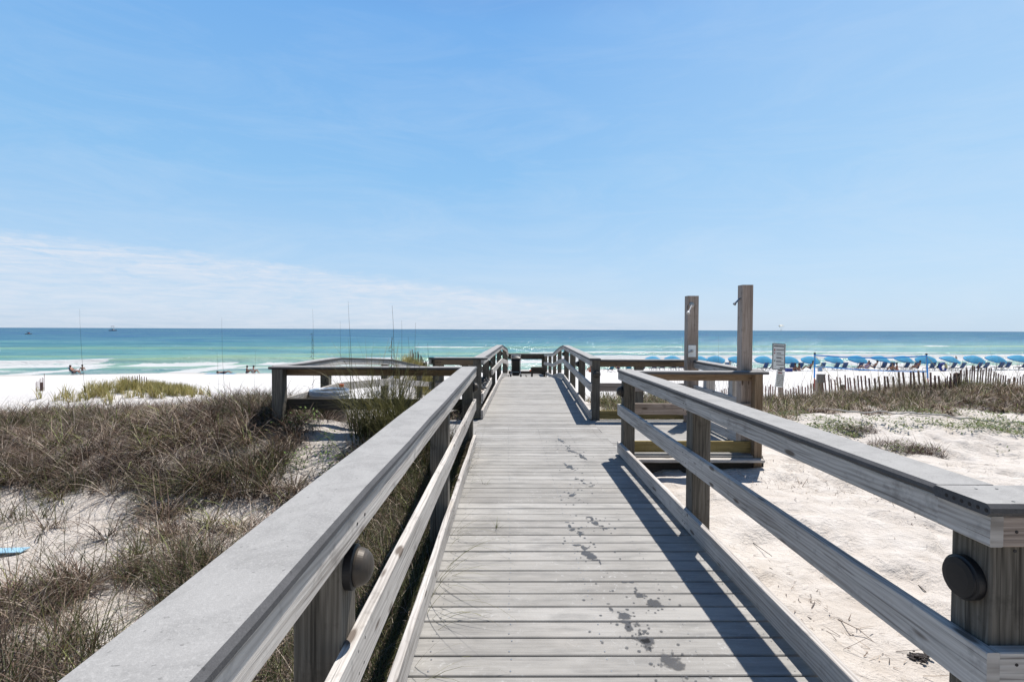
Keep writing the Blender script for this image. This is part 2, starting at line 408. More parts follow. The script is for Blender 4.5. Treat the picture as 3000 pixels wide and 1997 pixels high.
def water_mat():
    m_, nt, b = mat('gulf_water')
    nt.nodes.remove(b)
    oc = N(nt, 'ShaderNodeTexCoord').outputs['Object']
    sx = N(nt, 'ShaderNodeSeparateXYZ'); L(nt, oc, sx.inputs[0])
    sh = math_(nt, 'ADD', 66., math_(nt, 'MULTIPLY', sx.outputs[0], .17))
    d = math_(nt, 'MAXIMUM', math_(nt, 'SUBTRACT', sx.outputs[1], sh), -4.)
    big = noise(nt, mapping(nt, oc, (.003, .010, 1)), 1, 4, .6, .4)
    mid = noise(nt, mapping(nt, oc, (.010, .040, 1)), 1, 5, .7, .5)
    sm = noise(nt, mapping(nt, oc, (.045, .19, 1)), 1, 5, .7, .5)
    d2 = math_(nt, 'MULTIPLY', math_(nt, 'ADD', d, 60.), math_(nt, 'ADD', .62, math_(nt, 'ADD', math_(nt, 'MULTIPLY', big, .42), math_(nt, 'MULTIPLY', mid, .34))))
    t = math_(nt, 'DIVIDE', 60., d2)       # 1 at the shore, 0 at the horizon
    c = ramp(nt, t, [(.0, (.012, .052, .155)), (.12, (.017, .070, .185)), (.24, (.030, .115, .215)), (.34, (.058, .185, .225)), (.44, (.078, .215, .24)), (.58, (.095, .24, .25)), (.74, (.13, .27, .245)), (.84, (.22, .35, .28)), (.95, (.32, .41, .345))])
    # patches of green and of darker blue chop
    c = mix(nt, ramp(nt, mid, [(.50, 0), (.62, .55)]), c, (.055, .20, .17))
    c = mix(nt, ramp(nt, sm, [(.50, 0), (.58, .6)]), c, (.034, .13, .18))
    st2 = noise(nt, mapping(nt, oc, (.022, .12, 1), (31, 7, 0)), 1, 6, .78, .8)
    c = mix(nt, ramp(nt, st2, [(.49, 0), (.60, .5)]), c, (.15, .31, .31))
    st3 = noise(nt, mapping(nt, oc, (.008, .028, 1), (3, 77, 0)), 1, 6, .75, .6)
    c = mix(nt, math_(nt, 'MULTIPLY', ramp(nt, st3, [(.50, 0), (.58, .5)]), ramp(nt, t, [(.05, .4), (.25, 1)])), c, (.03, .115, .17))
    at = N(nt, 'ShaderNodeAttribute'); at.attribute_name = 'Wave'
    sc = N(nt, 'ShaderNodeSeparateColor'); L(nt, at.outputs['Color'], sc.inputs[0])
    c = mix(nt, math_(nt, 'MULTIPLY', sc.outputs[1], .9), c, (.20, .33, .17))
    fn = noise(nt, mapping(nt, oc, (.55, 1.5, 1)), 1, 6, .75, .6)
    fm = ramp(nt, math_(nt, 'ADD', sc.outputs[0], math_(nt, 'MULTIPLY', math_(nt, 'SUBTRACT', fn, .5), 1.5)), [(.42, 0), (.62, 1)])
    # scattered whitecaps; the white flecks also paint in sun glints
    cap_glints = math_(nt, 'MULTIPLY', ramp(nt, noise(nt, mapping(nt, oc, (.09, .40, 1)), 1, 6, .75, .3), [(.655, 0), (.69, 1)]), ramp(nt, t, [(.12, 0), (.3, 1)]))
    fm2 = math_(nt, 'MAXIMUM', fm, math_(nt, 'MULTIPLY', cap_glints, .55))
    c = mix(nt, fm2, c, (.50, .51, .51))
    df = N(nt, 'ShaderNodeBsdfDiffuse'); L(nt, c, df.inputs[0])
    gl = N(nt, 'ShaderNodeBsdfGlossy'); gl.inputs['Roughness'].default_value = .16
    gl.inputs[0].default_value = (1, 1, 1, 1)
    bp = N(nt, 'ShaderNodeBump'); bp.inputs['Strength'].default_value = 1; bp.inputs['Distance'].default_value = .35
    rip = noise(nt, mapping(nt, oc, (.7, 1.7, 1)), 1, 5, .7, .3)
    L(nt, math_(nt, 'ADD', rip, math_(nt, 'MULTIPLY', sm, 1.6)), bp.inputs['Height'])
    L(nt, bp.outputs[0], df.inputs['Normal']); L(nt, bp.outputs[0], gl.inputs['Normal'])
    mx = N(nt, 'ShaderNodeMixShader'); L(nt, math_(nt, 'MULTIPLY', math_(nt, 'SUBTRACT', 1., fm2), .13), mx.inputs[0])
    L(nt, df.outputs[0], mx.inputs[1]); L(nt, gl.outputs[0], mx.inputs[2]); L(nt, mx.outputs[0], nt.nodes['Material Output'].inputs[0])
    return m_
WATER = water_mat()

# ------------------------------------------------------------------ world, sun
ELEV, AZ = R(63.7), R(31.8)    # azimuth from +y towards +x
w = bpy.data.worlds.new("World"); scene.world = w; w.use_nodes = True; nt = w.node_tree
bg = nt.nodes['Background']
sky = N(nt, 'ShaderNodeTexSky'); sky.sky_type = 'NISHITA'; sky.sun_disc = False
sky.sun_elevation = ELEV; sky.sun_rotation = AZ; sky.altitude = 0; sky.air_density = 1.15; sky.dust_density = 1.2; sky.ozone_density = 3.0
gen = N(nt, 'ShaderNodeTexCoord').outputs['Generated']
sx = N(nt, 'ShaderNodeSeparateXYZ'); L(nt, gen, sx.inputs[0])
e = math_(nt, 'SUBTRACT', math_(nt, 'MULTIPLY', sx.outputs[1], .0756), math_(nt, 'ADD', sx.outputs[2], math_(nt, 'MULTIPLY', sx.outputs[0], .124)))
cn = noise(nt, mapping(nt, gen, (2.5, 2.5, 9), (0, 0, 0)), 7, 8, .68, .3)
e2 = math_(nt, 'ADD', e, math_(nt, 'MULTIPLY', math_(nt, 'SUBTRACT', cn, .5), .045))
edge = ramp(nt, e2, [(0., 0), (.022, 1)])
wisps = noise(nt, mapping(nt, gen, (3, 3, 26)), 5, 9, .75, .6)
dens = ramp(nt, wisps, [(.36, .10), (.62, 1.0)])
fr = ramp(nt, sx.outputs[1], [(.0, 0), (.1, 1)])
fall = ramp(nt, sx.outputs[0], [(.0, .85), (.42, 0)])   # fades out towards the right
cl = math_(nt, 'MULTIPLY', math_(nt, 'MULTIPLY', edge, dens), math_(nt, 'MULTIPLY', fr, fall))
thick = math_(nt, 'MULTIPLY', cl, ramp(nt, e2, [(0, 1), (.02, 1), (.045, .8), (.16, .42)]))
SKYS = .10
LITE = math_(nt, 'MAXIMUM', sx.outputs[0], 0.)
back = ramp(nt, math_(nt, 'ADD', math_(nt, 'MULTIPLY', sx.outputs[1], .5), .5), [(.30, .45), (.62, 1)])  # sky dimmed behind the camera, out of view, to deepen the shade
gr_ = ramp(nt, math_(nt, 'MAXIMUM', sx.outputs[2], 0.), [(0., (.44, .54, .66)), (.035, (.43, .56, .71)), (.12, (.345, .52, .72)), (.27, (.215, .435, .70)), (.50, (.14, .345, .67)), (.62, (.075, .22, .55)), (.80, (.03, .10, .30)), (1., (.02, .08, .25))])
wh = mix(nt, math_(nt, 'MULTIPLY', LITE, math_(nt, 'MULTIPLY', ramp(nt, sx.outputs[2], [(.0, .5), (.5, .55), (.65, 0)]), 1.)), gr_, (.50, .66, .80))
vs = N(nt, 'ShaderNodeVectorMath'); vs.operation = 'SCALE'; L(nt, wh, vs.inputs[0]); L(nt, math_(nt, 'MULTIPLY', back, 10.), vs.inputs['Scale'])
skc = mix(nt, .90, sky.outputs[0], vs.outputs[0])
vw = noise(nt, mapping(nt, gen, (1.5, 1.5, 7)), 2.2, 8, .7, .8)
veil = math_(nt, 'MULTIPLY', ramp(nt, vw, [(.44, 0), (.70, .22)]), ramp(nt, sx.outputs[2], [(0, 1), (.5, .35)]))
skc = mix(nt, veil, skc, (5.8, 6.5, 7.3))
c1 = mix(nt, thick, skc, (6.0, 6.35, 7.0))
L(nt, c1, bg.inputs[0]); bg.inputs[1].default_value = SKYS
sl = bpy.data.lights.new("sun", 'SUN'); sl.energy = 5.0; sl.angle = R(.5); sl.color = (1, .95, .89)
so = bpy.data.objects.new("sun", sl); COL.objects.link(so)
sd = Vector((math.cos(ELEV)*math.sin(AZ), math.cos(ELEV)*math.cos(AZ), math.sin(ELEV)))
so.rotation_euler = sd.to_track_quat('Z', 'Y').to_euler(); so.location = (5, 5, 20)
scene.view_settings.view_transform = 'Standard'; scene.view_settings.look = 'None'; scene.view_settings.exposure = .36; scene.view_settings.gamma = 1
scene.render.engine = 'CYCLES'

# ------------------------------------------------------------------ grids
def grid_obj(name, xs, ys, zf, material, attr=None, smooth=True):
    X, Y = np.meshgrid(xs, ys); Z = zf(X, Y)
    nx, ny = len(xs), len(ys)
    co = np.stack([X, Y, Z], -1).reshape(-1, 3)
    i = np.arange(nx*ny).reshape(ny, nx)
    f = np.stack([i[:-1, :-1], i[:-1, 1:], i[1:, 1:], i[1:, :-1]], -1).reshape(-1, 4)
    me = bpy.data.meshes.new(name); me.vertices.add(len(co)); me.vertices.foreach_set('co', co.ravel())
    me.loops.add(f.size); me.loops.foreach_set('vertex_index', f.ravel().astype(np.int32))
    me.polygons.add(len(f)); me.polygons.foreach_set('loop_start', np.arange(len(f), dtype=np.int32)*4)
    me.polygons.foreach_set('loop_total', np.full(len(f), 4, np.int32))
    me.update(calc_edges=True)
    if smooth: me.polygons.foreach_set('use_smooth', np.ones(len(f), bool))
    if attr is not None:
        a = me.color_attributes.new('Wave', 'FLOAT_COLOR', 'POINT'); a.data.foreach_set('color', attr(X, Y).reshape(-1, 4).ravel())
    me.materials.append(material)
    o = bpy.data.objects.new(name, me); COL.objects.link(o); return o
def steps(segs):
    out = []
    for a, b, s in segs:
        n = max(1, int(round((b-a)/s))); out += list(np.linspace(a, b, n, endpoint=False))
    out.append(segs[-1][1]); return np.array(out)
xs = steps([(-3000, -400, 300), (-400, -120, 20), (-120, -30, 3), (-30, -12, .5), (-12, -6, .16), (-6, 8, .065), (8, 16, .16), (16, 40, .6), (40, 120, 3), (120, 400, 20), (400, 3000, 300)])
ys = steps([(-40, -8, 4), (-8, 0, .5), (0, 1.5, .15), (1.5, 9, .065), (9, 16, .13), (16, 30, .4), (30, 90, .7), (90, 140, 10)])
tag(grid_obj('beach_sand', xs, ys, gz, SAND), 'white quartz sand of the dunes and beach', 'sand', kind='structure')

def wave(X, Y, out=None):
    s = Y-shore(X); z = np.full_like(X, SEA)
    foam = np.zeros_like(X); grn = np.zeros_like(X)
    # main breaker
    c1 = 21+2*np.sin(X*.045+1)+6*fbm(X*.03, X*0, 5, 3); a1 = .75*(.55+.9*vn(X*.045, X*0+3, 8))
    d = s-c1; z = z+a1*np.where(d < 0, np.exp(-(d/1.6)**2), np.exp(-(d/3.2)**2))
    br = ss(.48, .62, vn(X*.05+7, X*0, 21)+.10*vn(X*.3, X*0, 4))
    grn = np.maximum(grn, ss(-1.8, .2, d)*(1-ss(3.0, 7.0, d))*(1-br*.9))
    foam = np.maximum(foam, ss(-3.0, -1.2, d)*(1-ss(2.5, 4.5, d))*br)
    fr_ = .84+.35*vn(X*.05, Y*.14, 15)
    foam = np.maximum(foam, fr_*ss(-10.5+4*vn(X*.13, X*0, 5), -7.0, d)*(1-ss(-3.2, -1.0, d)))
    foam = np.maximum(foam, (.40+.3*vn(X*.08, X*0, 66))*(1-ss(.5, 2.2, np.abs(d+12.5+1.5*np.sin(X*.09)))))
    c2 = 44+6*fbm(X*.02+9, X*0, 6, 3); d = s-c2; a2 = .45*vn(X*.03+4, X*0, 12)
    z = z+a2*np.exp(-(d/3.0)**2)
    b2 = ss(.62, .78, vn(X*.06, X*0+9, 31))
    grn = np.maximum(grn, .55*np.exp(-((d+1.2)/3)**2)); foam = np.maximum(foam, .8*b2*np.exp(-((d+1.0)/1.6)**2))
    c3 = 82+10*fbm(X*.015+2, X*0, 7, 3); d = s-c3; z = z+.4*np.exp(-(d/4.5)**2); grn = np.maximum(grn, .5*np.exp(-((d+1.5)/5)**2))
    foam = np.maximum(foam, .8*ss(.74, .86, vn(X*.05+30, X*0, 77))*np.exp(-((d+1.0)/2.5)**2))
    # thin edge of foam on the sand
    foam = np.maximum(foam, .62*np.exp(-((s-.1)/.45)**2))
    chop = (1-ss(150, 260, Y))*ss(1, 8, s)
    z = z+chop*(.22*fbm(X*.16, Y*.5, 50, 4))+.02*fbm(X*.7, Y*1.5, 60, 2)
    return z, foam, grn
def wz(X, Y): return wave(X, Y)[0]
def wa(X, Y):
    z, f, g = wave(X, Y); return np.stack([f, g, X*0, X*0+1], -1)
xs = steps([(-24000, -2000, 4000), (-2000, -300, 100), (-300, -130, 8), (-130, 150, .7), (150, 300, 8), (300, 2000, 100), (2000, 24000, 4000)])
ys = steps([(20, 54, 4), (54, 100, .35), (100, 160, .9), (160, 260, 3), (260, 600, 15), (600, 2000, 100), (2000, 30000, 4000)])
tag(grid_obj('water', xs, ys, wz, WATER, wa), 'turquoise to deep blue sea with small breakers', 'sea', kind='structure')

# ------------------------------------------------------------------ boardwalk decks
def planks(mb, x0f, x1f, y0, y1, zf, pitch=.146, w=.1350, t=.025):
    y = y0; k = 0
    while y+w < y1+.02:
        yc = y+w/2; xa, xb = float(x0f(yc))-.01, float(x1f(yc))+.01; z = float(zf(yc))-t/2
        zz = z+random.uniform(-.0012, .0012); r_ = random.uniform(-.006, .006)
        b = len(mb.uv)
        mb.sweep([(xa+r_, yc, zz), ((xa+xb)/2, yc+random.uniform(-.0008, .0008), zz+random.uniform(-.001, .001)), (xb+r_, yc, zz)], w, t, .004)
        # whole-number v per plank so that each keeps a tone of its own
        for j in range(b, len(mb.uv)): mb.uv[j] = [(u, k*1.0+.1+(v % 1)*.8) for u, v in mb.uv[j]]
        y += pitch; k += 1
dk = empty('boardwalk', (0.5, 9, -.1), 'long grey plank boardwalk running straight out towards the sea', 'boardwalk')
mb = MB(); planks(mb, lambda y: -.47, lambda y: 1.43, -.9, 9.0, lambda y: 0.)
planks(mb, lambda y: deckx(y)[0], lambda y: deckx(y)[1], 9.028, 16.5, lambda y: 0., )
planks(mb, lambda y: deckx(y)[0], lambda y: deckx(y)[1], 16.5, 27.3, deckz)
mb.build('deck_planks', DECK, dk)
for xx in (-.43, .45, 1.36):
    a = deckx(9)[0]+.05+(xx+.43)*1.0; a2 = deckx(16.5)[0]+.05+(xx+.43); a3 = deckx(22)[0]+.05+(xx+.43)
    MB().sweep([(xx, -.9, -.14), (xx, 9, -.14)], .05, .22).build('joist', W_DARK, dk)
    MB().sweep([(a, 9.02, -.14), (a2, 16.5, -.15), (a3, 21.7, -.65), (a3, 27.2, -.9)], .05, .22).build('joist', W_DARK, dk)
mb = MB()
for yy in np.arange(2.34, 8.8, .146):
    yc = -.9+round((yy+.9)/.146)*.146+.07
    for sx_ in (-.36, .02, .48, .93, 1.33):
        for dy in (-.045, .04):
            c = (sx_+random.uniform(-.008, .008), yc+dy, .001); mb.lathe([(.004, -.002), (.004, .0006), (.002, .0008)], c, n=6)
tag(mb.build('screw_heads', M_CHROME, dk), kind='stuff')

pf = empty('shower_platform', (2.3, 7.8, -.1), 'square side platform holding the outdoor showers, right of the boardwalk', 'platform')
mb = MB(); planks(mb, lambda y: 1.45, lambda y: 3.18, 6.42, 9.05, lambda y: -.004); mb.build('deck_planks', DECK, pf)
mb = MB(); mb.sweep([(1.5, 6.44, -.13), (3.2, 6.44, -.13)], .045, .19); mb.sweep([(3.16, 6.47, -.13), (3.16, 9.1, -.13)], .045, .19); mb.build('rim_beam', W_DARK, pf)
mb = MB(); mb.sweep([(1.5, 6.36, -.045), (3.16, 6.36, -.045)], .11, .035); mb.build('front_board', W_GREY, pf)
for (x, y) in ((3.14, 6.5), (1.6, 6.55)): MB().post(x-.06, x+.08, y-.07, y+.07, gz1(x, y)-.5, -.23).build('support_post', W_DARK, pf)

ld = empty('side_landing', (-1.8, 7.9, -.1), 'side landing left of the boardwalk, half buried in dune sand and grass', 'landing')
mb = MB(); planks(mb, lambda y: -3.0, lambda y: -.49, 6.9, 9.05, lambda y: -.004); mb.build('deck_planks', DECK, ld)
rp = empty('beach_ramp', (-2, 13, -.4), 'plank ramp dropping from the left landing down to the beach', 'ramp')
rampz = lambda y: float(np.interp(y, [9, 11.4, 18], [0, -.17, -.95]))
rampl = lambda y: float(np.interp(y, [9, 11.4, 18], [-2.9, -2.6, -2.2]))
mb = MB(); planks(mb, rampl, lambda y: rampl(y)+1.55, 9.06, 18, rampz); mb.build('deck_planks', DECK, rp)
mb = MB(); mb.sweep([(rampl(9.1)+.05, 9.1, -.14), (rampl(11.4)+.05, 11.4, -.3), (rampl(18)+.05, 18, -1.1)], .05, .2)
mb.sweep([(rampl(9.1)+1.5, 9.1, -.14), (rampl(11.4)+1.5, 11.4, -.3), (rampl(18)+1.5, 18, -1.1)], .05, .2); mb.build('side_beam', W_DARK, rp)

# ------------------------------------------------------------------ railings
CAPW, CAPT = .20, .035
ZC = 1.067
def off(pts, n, d, dz=0):
    return [Vector((p[0]+n[0]*d, p[1]+n[1]*d, p[2]+dz)) for p in pts]
def densify(pts, step=1.2):
    out = []
    for a, b in zip(pts[:-1], pts[1:]):
        a = Vector(a); b = Vector(b); k = max(1, int((b-a).length/step))
        for i in range(k): out.append(a.lerp(b, i/k))
    out.append(Vector(pts[-1])); return out
def ln(pts, y=None, x=None):
    pass
def railing(label, pts, n, posts, mats=None, top=True, mid=True, kick=True, cap_ext=(0, 0), lamps=(), ztop=ZC, seams=(), postmat=None, postw=.14, kick_pts=None, mid_pts=None, kz=.02, capw=CAPW, flat=False):
    """pts: line of the posts' deck-side faces at deck level, n: unit vector to the deck side"""
    mt = dict(top=W_GREY, mid=W_GREY, kick=W_GREY); mt.update(mats or {})
    r = empty('railing', (pts[0][0], pts[0][1], pts[0][2]), label, 'railing')
    P0 = [Vector(p) for p in pts]
    def ext(ps, e0, e1):
        ps = [Vector(p) for p in ps]
        ps[0] = ps[0]-(ps[1]-ps[0]).normalized()*e0; ps[-1] = ps[-1]+(ps[-1]-ps[-2]).normalized()*e1; return ps
    def split(ps):
        """cut the line where boards meet"""
        if not seams: return [ps]
        a, b = ps[0], ps[-1]; ts = [0]+list(seams)+[1]; out = []
        for t0, t1 in zip(ts[:-1], ts[1:]):
            g = .0015/(b-a).length
            out.append([a.lerp(b, t0+(g if t0 else 0)), a.lerp(b, t1-(g if t1 < 1 else 0))])
        return out
    cc = ext(off(P0, n, .05-capw/2, ztop-CAPT/2), *cap_ext)
    mb = MB()
    for q in (split(cc) if len(cc) == 2 else [cc]):
        dq = densify(q, .6); dq = [p+Vector((random.uniform(-.0025, .0025), random.uniform(-.0025, .0025), random.uniform(-.0025, .0025)))*(0 if i_ in (0, len(dq)-1) else 1) for i_, p in enumerate(dq)]
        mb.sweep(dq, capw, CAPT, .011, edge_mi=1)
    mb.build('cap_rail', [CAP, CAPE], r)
    if top:
        for q in (split(off(P0, n, .019, ztop-CAPT-.0465)) if len(P0) == 2 else [off(P0, n, .019, ztop-CAPT-.0465)]):
            MB().sweep(q, .038, .089, .003, jit=.0015).build('top_rail', mt['top'], r)
    if mid:
        mp = mid_pts or P0
        for q in (split(off(mp, n, .019, .565)) if len(mp) == 2 else [off(mp, n, .019, .565)]):
            MB().sweep(q, .038, .14, .003, jit=.003).build('mid_rail', mt['mid'], r)
    if kick:
        kp = kick_pts or P0
        for q in (split(off(kp, n, .019, kz+.07)) if len(kp) == 2 else [off(kp, n, .019, kz+.07)]):
            MB().sweep(q, .038, .14, .003, jit=.003).build('kick_board', mt['kick'], r)
    sc_ = MB(); tv = (P0[1]-P0[0]).normalized(); nv = Vector((n[0], n[1], 0))
    for (x, y, zd) in posts:
        if y > 9.5: continue
        c0 = Vector((x, y, zd))
        for k_ in (-.03, .035):
            for dn_ in (.02, -.10): 
                q = c0+tv*k_+nv*dn_+Vector((0, 0, ztop)); sc_.lathe([(.0045, -.002), (.0045, .0004), (.002, .0006)], q, n=7)
            for zz in (.93, .985, .53, .60, .06, .12):
                q = c0+tv*(k_+random.uniform(-.01, .01))+nv*.0385+Vector((0, 0, zz)); sc_.lathe([(.005, -.002), (.005, .0006), (.002, .0008)], q, nv, n=7)
    if sc_.f: tag(sc_.build('screw_heads', M_BLACK, r), kind='stuff')
    for i, (x, y, zd) in enumerate(posts):
        cx, cy = x-n[0]*postw/2, y-n[1]*postw/2
        zb = min(gz1(cx, cy), zd)-.35
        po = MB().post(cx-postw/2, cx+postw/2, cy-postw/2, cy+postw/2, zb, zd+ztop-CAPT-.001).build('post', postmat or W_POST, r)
        if i in dict(lamps):
            lx, ly, lz, ld_ = dict(lamps)[i]
            lm = MB().lathe([(.066, 0), (.066, .022), (.06, .026)], (lx, ly, lz), ld_, 48, 0)
            lm.lathe([(.060, .027), (.058, .031), (.04, .034), (.01, .035)] if flat else [(.056, .027), (.056, .034), (.054, .042), (.050, .051), (.043, .060), (.034, .067), (.022, .072), (.010, .0745)], (lx, ly, lz), ld_, 48, 0 if flat else 1)
            lo = lm.build('lamp', [M_BLACK, M_LAMP], None, smooth=False); lo.parent = po
            lo.matrix_parent_inverse = Matrix.Identity(4)
            # post's own frame already sits at world coordinates inside the root offset
    return r
X_, Y_ = (1, 0), (0, 1)
# near left railing
railing('near left railing with wide grey cap beside the dry dune grass', [(-.488, -.4, 0), (-.45, 6.88, 0)], (1, 0),
        [(-.478, 1.56, 0), (-.464, 4.13, 0), (-.45, 6.80, 0)], lamps={0: (-.478, 1.56, .84, (1, 0, 0)), 2: (-.45, 6.80, .80, (1, 0, 0))}, capw=.205, seams=(.64,), cap_ext=(0, 0))
# near right railing
railing('near right railing between the boardwalk and the trampled sand', [(1.422, 1.645, 0), (1.42, 6.47, 0)], (-1, 0),
        [(1.42, 4.02, 0), (1.42, 6.38, 0)], lamps={1: (1.42, 6.38, .80, (-1, 0, 0))}, seams=(.49,),
        kick_pts=[(1.42, 1.462, 0), (1.42, 6.49, 0)], mid_pts=[(1.42, 1.462, 0), (1.42, 6.49, 0)])
r = railing('railing corner at the right edge of the photo with a round black lamp', [(1.42, 1.50, 0), (3.6, 1.50, 0)], (0, -1),
        [(1.495, 1.50, 0), (3.5, 1.50, 0)], lamps={0: (1.425, 1.578, .80, (-1, 0, 0))}, flat=True, cap_ext=(.05, 0),
        mats=dict(top=W_PINK, mid=W_GREY))
MB().sweep([(1.401, 1.461, ZC-CAPT-.0465), (1.401, 1.643, ZC-CAPT-.0465)], .038, .089, .003).build('top_rail', W_GREY, r)
hb = MB()
for i in range(6): hb.lathe([(.006, -.001), (.006, .0006), (.002, .0008)], (1.37, 1.462+i*.027, ZC-CAPT*.55), (-1, 0, 0), 8)
hb.build('cap_end_holes', M_BLACK, r)
# left cross rail
railing('low wooden railing crossing left from the boardwalk, in front of the lined bin', [(-.60, 6.85, 0), (-3.06, 6.85, 0)], (0, 1),
        [(-2.97, 6.85, 0)], mats=dict(top=W_BROWN, mid=W_DARK), kick=False, cap_ext=(.0, .02), lamps={})
# landing outer rail and ramp rail
C0 = [(-3.0, 6.95, 0), (-2.9, 9.0, 0), (-2.6, 11.6, -.18), (-2.2, 18, -.95)]
railing('long outer railing of the beach ramp, its cap bending down towards the sea', C0, (1, 0),
        [(-2.93, 8.6, 0), (-2.62, 11.4, -.17), (-2.4, 14.6, -.54), (-2.21, 17.9, -.94)], kick=True, lamps={})
C1 = [(-1.36, 9.25, -.01), (-1.05, 11.6, -.18), (-.65, 18, -.95)]
railing('inner railing of the beach ramp, mostly hidden behind the cross rails', C1, (-1, 0),
        [(-1.34, 9.36, -.02), (-1.03, 11.8, -.2), (-.66, 17.8, -.93)], kick=False)
# D: cross + second left
railing('short railing behind the left landing, meeting the far boardwalk railing', [(-1.26, 9.05, 0), (-.47, 9.05, 0)], (0, -1),
        [(-1.19, 9.05, 0)], mats=dict(top=W_BROWN, mid=W_PINK), kick=False, cap_ext=(.02, .12))
S2L = [(-.46, 8.98, 0), (-.2, 16.6, 0), (-.05, 19.0, -.2), (0.0, 22, -.53), (.02, 27.1, -.76)]
railing('left railing of the far boardwalk, rising to a peak then dropping seawards', S2L, (1, 0),
        [(-.46, 9.08, 0), (-.41, 11.6, 0), (-.32, 13.9, 0), (-.2, 16.5, 0), (-.04, 19.2, -.23), (0, 22, -.53), (.02, 26.9, -.76)],
        lamps={1: (-.41, 11.6, .8, (1, 0, 0)), 3: (-.2, 16.5, .8, (1, 0, 0))}, mid_pts=[(-.38, 12.1, 0)]+S2L[1:])
# right platform
railing('near railing of the shower platform with a brown top board and yellow kick board', [(1.575, 6.50, 0), (3.2, 6.50, 0)], (0, 1),
        [(3.12, 6.50, 0)], mats=dict(top=W_BROWN, mid=W_PINK, kick=W_NEW), postw=.10, postmat=W_BROWN, cap_ext=(.0, .02), ztop=1.05)
railing('right side railing of the shower platform nearest the sign post', [(3.17, 6.66, 0), (3.17, 8.85, 0)], (-1, 0),
        [(3.17, 7.35, 0), (3.17, 8.3, 0)], mats=dict(top=W_GREY, mid=W_GREY, kick=W_GREY), ztop=1.048, postmat=W_GREY)
railing('far railing of the shower platform, ending at the left shower post', [(1.60, 9.0, 0), (3.25, 9.0, 0)], (0, -1),
        [(3.26, 9.0, 0), (2.3, 9.0, 0)], mats=dict(top=W_BROWN, mid=W_PINK, kick=W_NEW), ztop=1.046)
S2R = [(1.46, 8.93, 0), (1.8, 16.5, 0), (1.87, 18.4, -.13), (1.93, 21.8, -.5), (1.93, 27.1, -.76)]
railing('right railing of the far boardwalk beyond the shower platform', S2R, (-1, 0),
        [(1.465, 9.03, 0), (1.58, 11.5, 0), (1.68, 13.9, 0), (1.79, 16.35, 0), (1.9, 19.6, -.27), (1.93, 22, -.51), (1.93, 24.4, -.7), (1.93, 27, -.76)],
        lamps={1: (1.58, 11.5, .8, (-1, 0, 0)), 3: (1.79, 16.35, .8, (-1, 0, 0))})
railing('dark railing closing the seaward end of the boardwalk', [(.03, 27.05, -.76), (1.9, 27.05, -.76)], (0, -1),
        [(1.86, 27.05, -.76)], mats=dict(top=W_DARK, kick=W_DARK), mid=False)
MB().sweep([(.03, 27.04, -.76+.86), (1.9, 27.04, -.76+.86)], .03, .16, .003).build('lower_top_rail', W_DARK, bpy.data.objects[[o.name for o in bpy.data.objects if o.name.startswith('railing')][-1]])
ll = MB().lathe([(.066, 0), (.066, .022), (.06, .026)], (1.53, 8.888, .80), (0, -1, 0), 24).lathe([(.056, .027), (.055, .04), (.047, .056), (.030, .068), (.010, .074)], (1.53, 8.888, .80), (0, -1, 0), 24, 1)
tag(ll.build('step_light', [M_BLACK, M_LAMP]), 'round dark lamp facing the camera on the corner post by the platform entrance', 'lamp')

# ------------------------------------------------------------------ showers
def shower(label, x0, x1, y0, y1, head, plate=None):
    r = empty('shower_post', ((x0+x1)/2, y0, 0), label, 'outdoor shower', 'outdoor shower posts')
    MB().post(x0, x1, y0, y1, -.02, 2.135).build('post', W_PINK, r)
    if plate:
        px0, px1, z0, z1 = plate
        MB().sweep([(px0, y0-.006, (z0+z1)/2), (px1, y0-.006, (z0+z1)/2)], .010, z1-z0, .002).build('valve_plate', M_SIGN, r)
        cx = px0+(px1-px0)*.45; cz = (z0+z1)/2
        MB().lathe([(.022, 0), (.02, .03), (.012, .034)], (cx, y0-.012, cz), (0, -1, 0), 14).tube([(cx, y0-.035, cz), (cx-.08, y0-.045, cz-.03)], .008).build('valve', M_CHROME, r)
    head(r)
    return r
def head1(r):
    y0 = 8.70; c = P(2026, 893, y0)
    MB().lathe([(.045, 0), (.045, .008), (.02, .012)], c, (0, -1, 0), 16).build('flange', M_CHROME, r)
    MB().tube([c, c+Vector((-.03, -.08, -.02)), c+Vector((-.10, -.16, -.12))], .011).lathe([(.016, 0), (.032, .05), (.03, .055)], c+Vector((-.10, -.16, -.11)), (-.4, -.5, -.8), 14).build('shower_head', M_WHITE, r)
def head2(r):
    c = P(2175, 871, 6.62)
    MB().tube([c+Vector((.01, 0, 0)), c+Vector((-.04, 0, -.02)), c+Vector((-.09, 0, -.075))], .011).lathe([(.014, 0), (.022, .022), (.02, .028)], c+Vector((-.088, 0, -.07)), (-.6, 0, -.8), 14).build('shower_head', M_CHROME, r)
a = P(2014, 1000, 8.70).x; b = P(2046, 1000, 8.70).x
shower('outdoor shower post with white valve plate, at the far platform corner', a, b, 8.70, 8.86, head1, (P(2016, 1030, 8.7).x, P(2038, 1030, 8.7).x, P(0, 1047, 8.7).z+.05, P(0, 1012, 8.7).z+.05))
a = P(2175, 1000, 6.545).x; b = P(2207, 1000, 6.545).x
shower('taller looking bare shower post with one arm, at the near platform corner', a, b, 6.56, 6.70, head2)

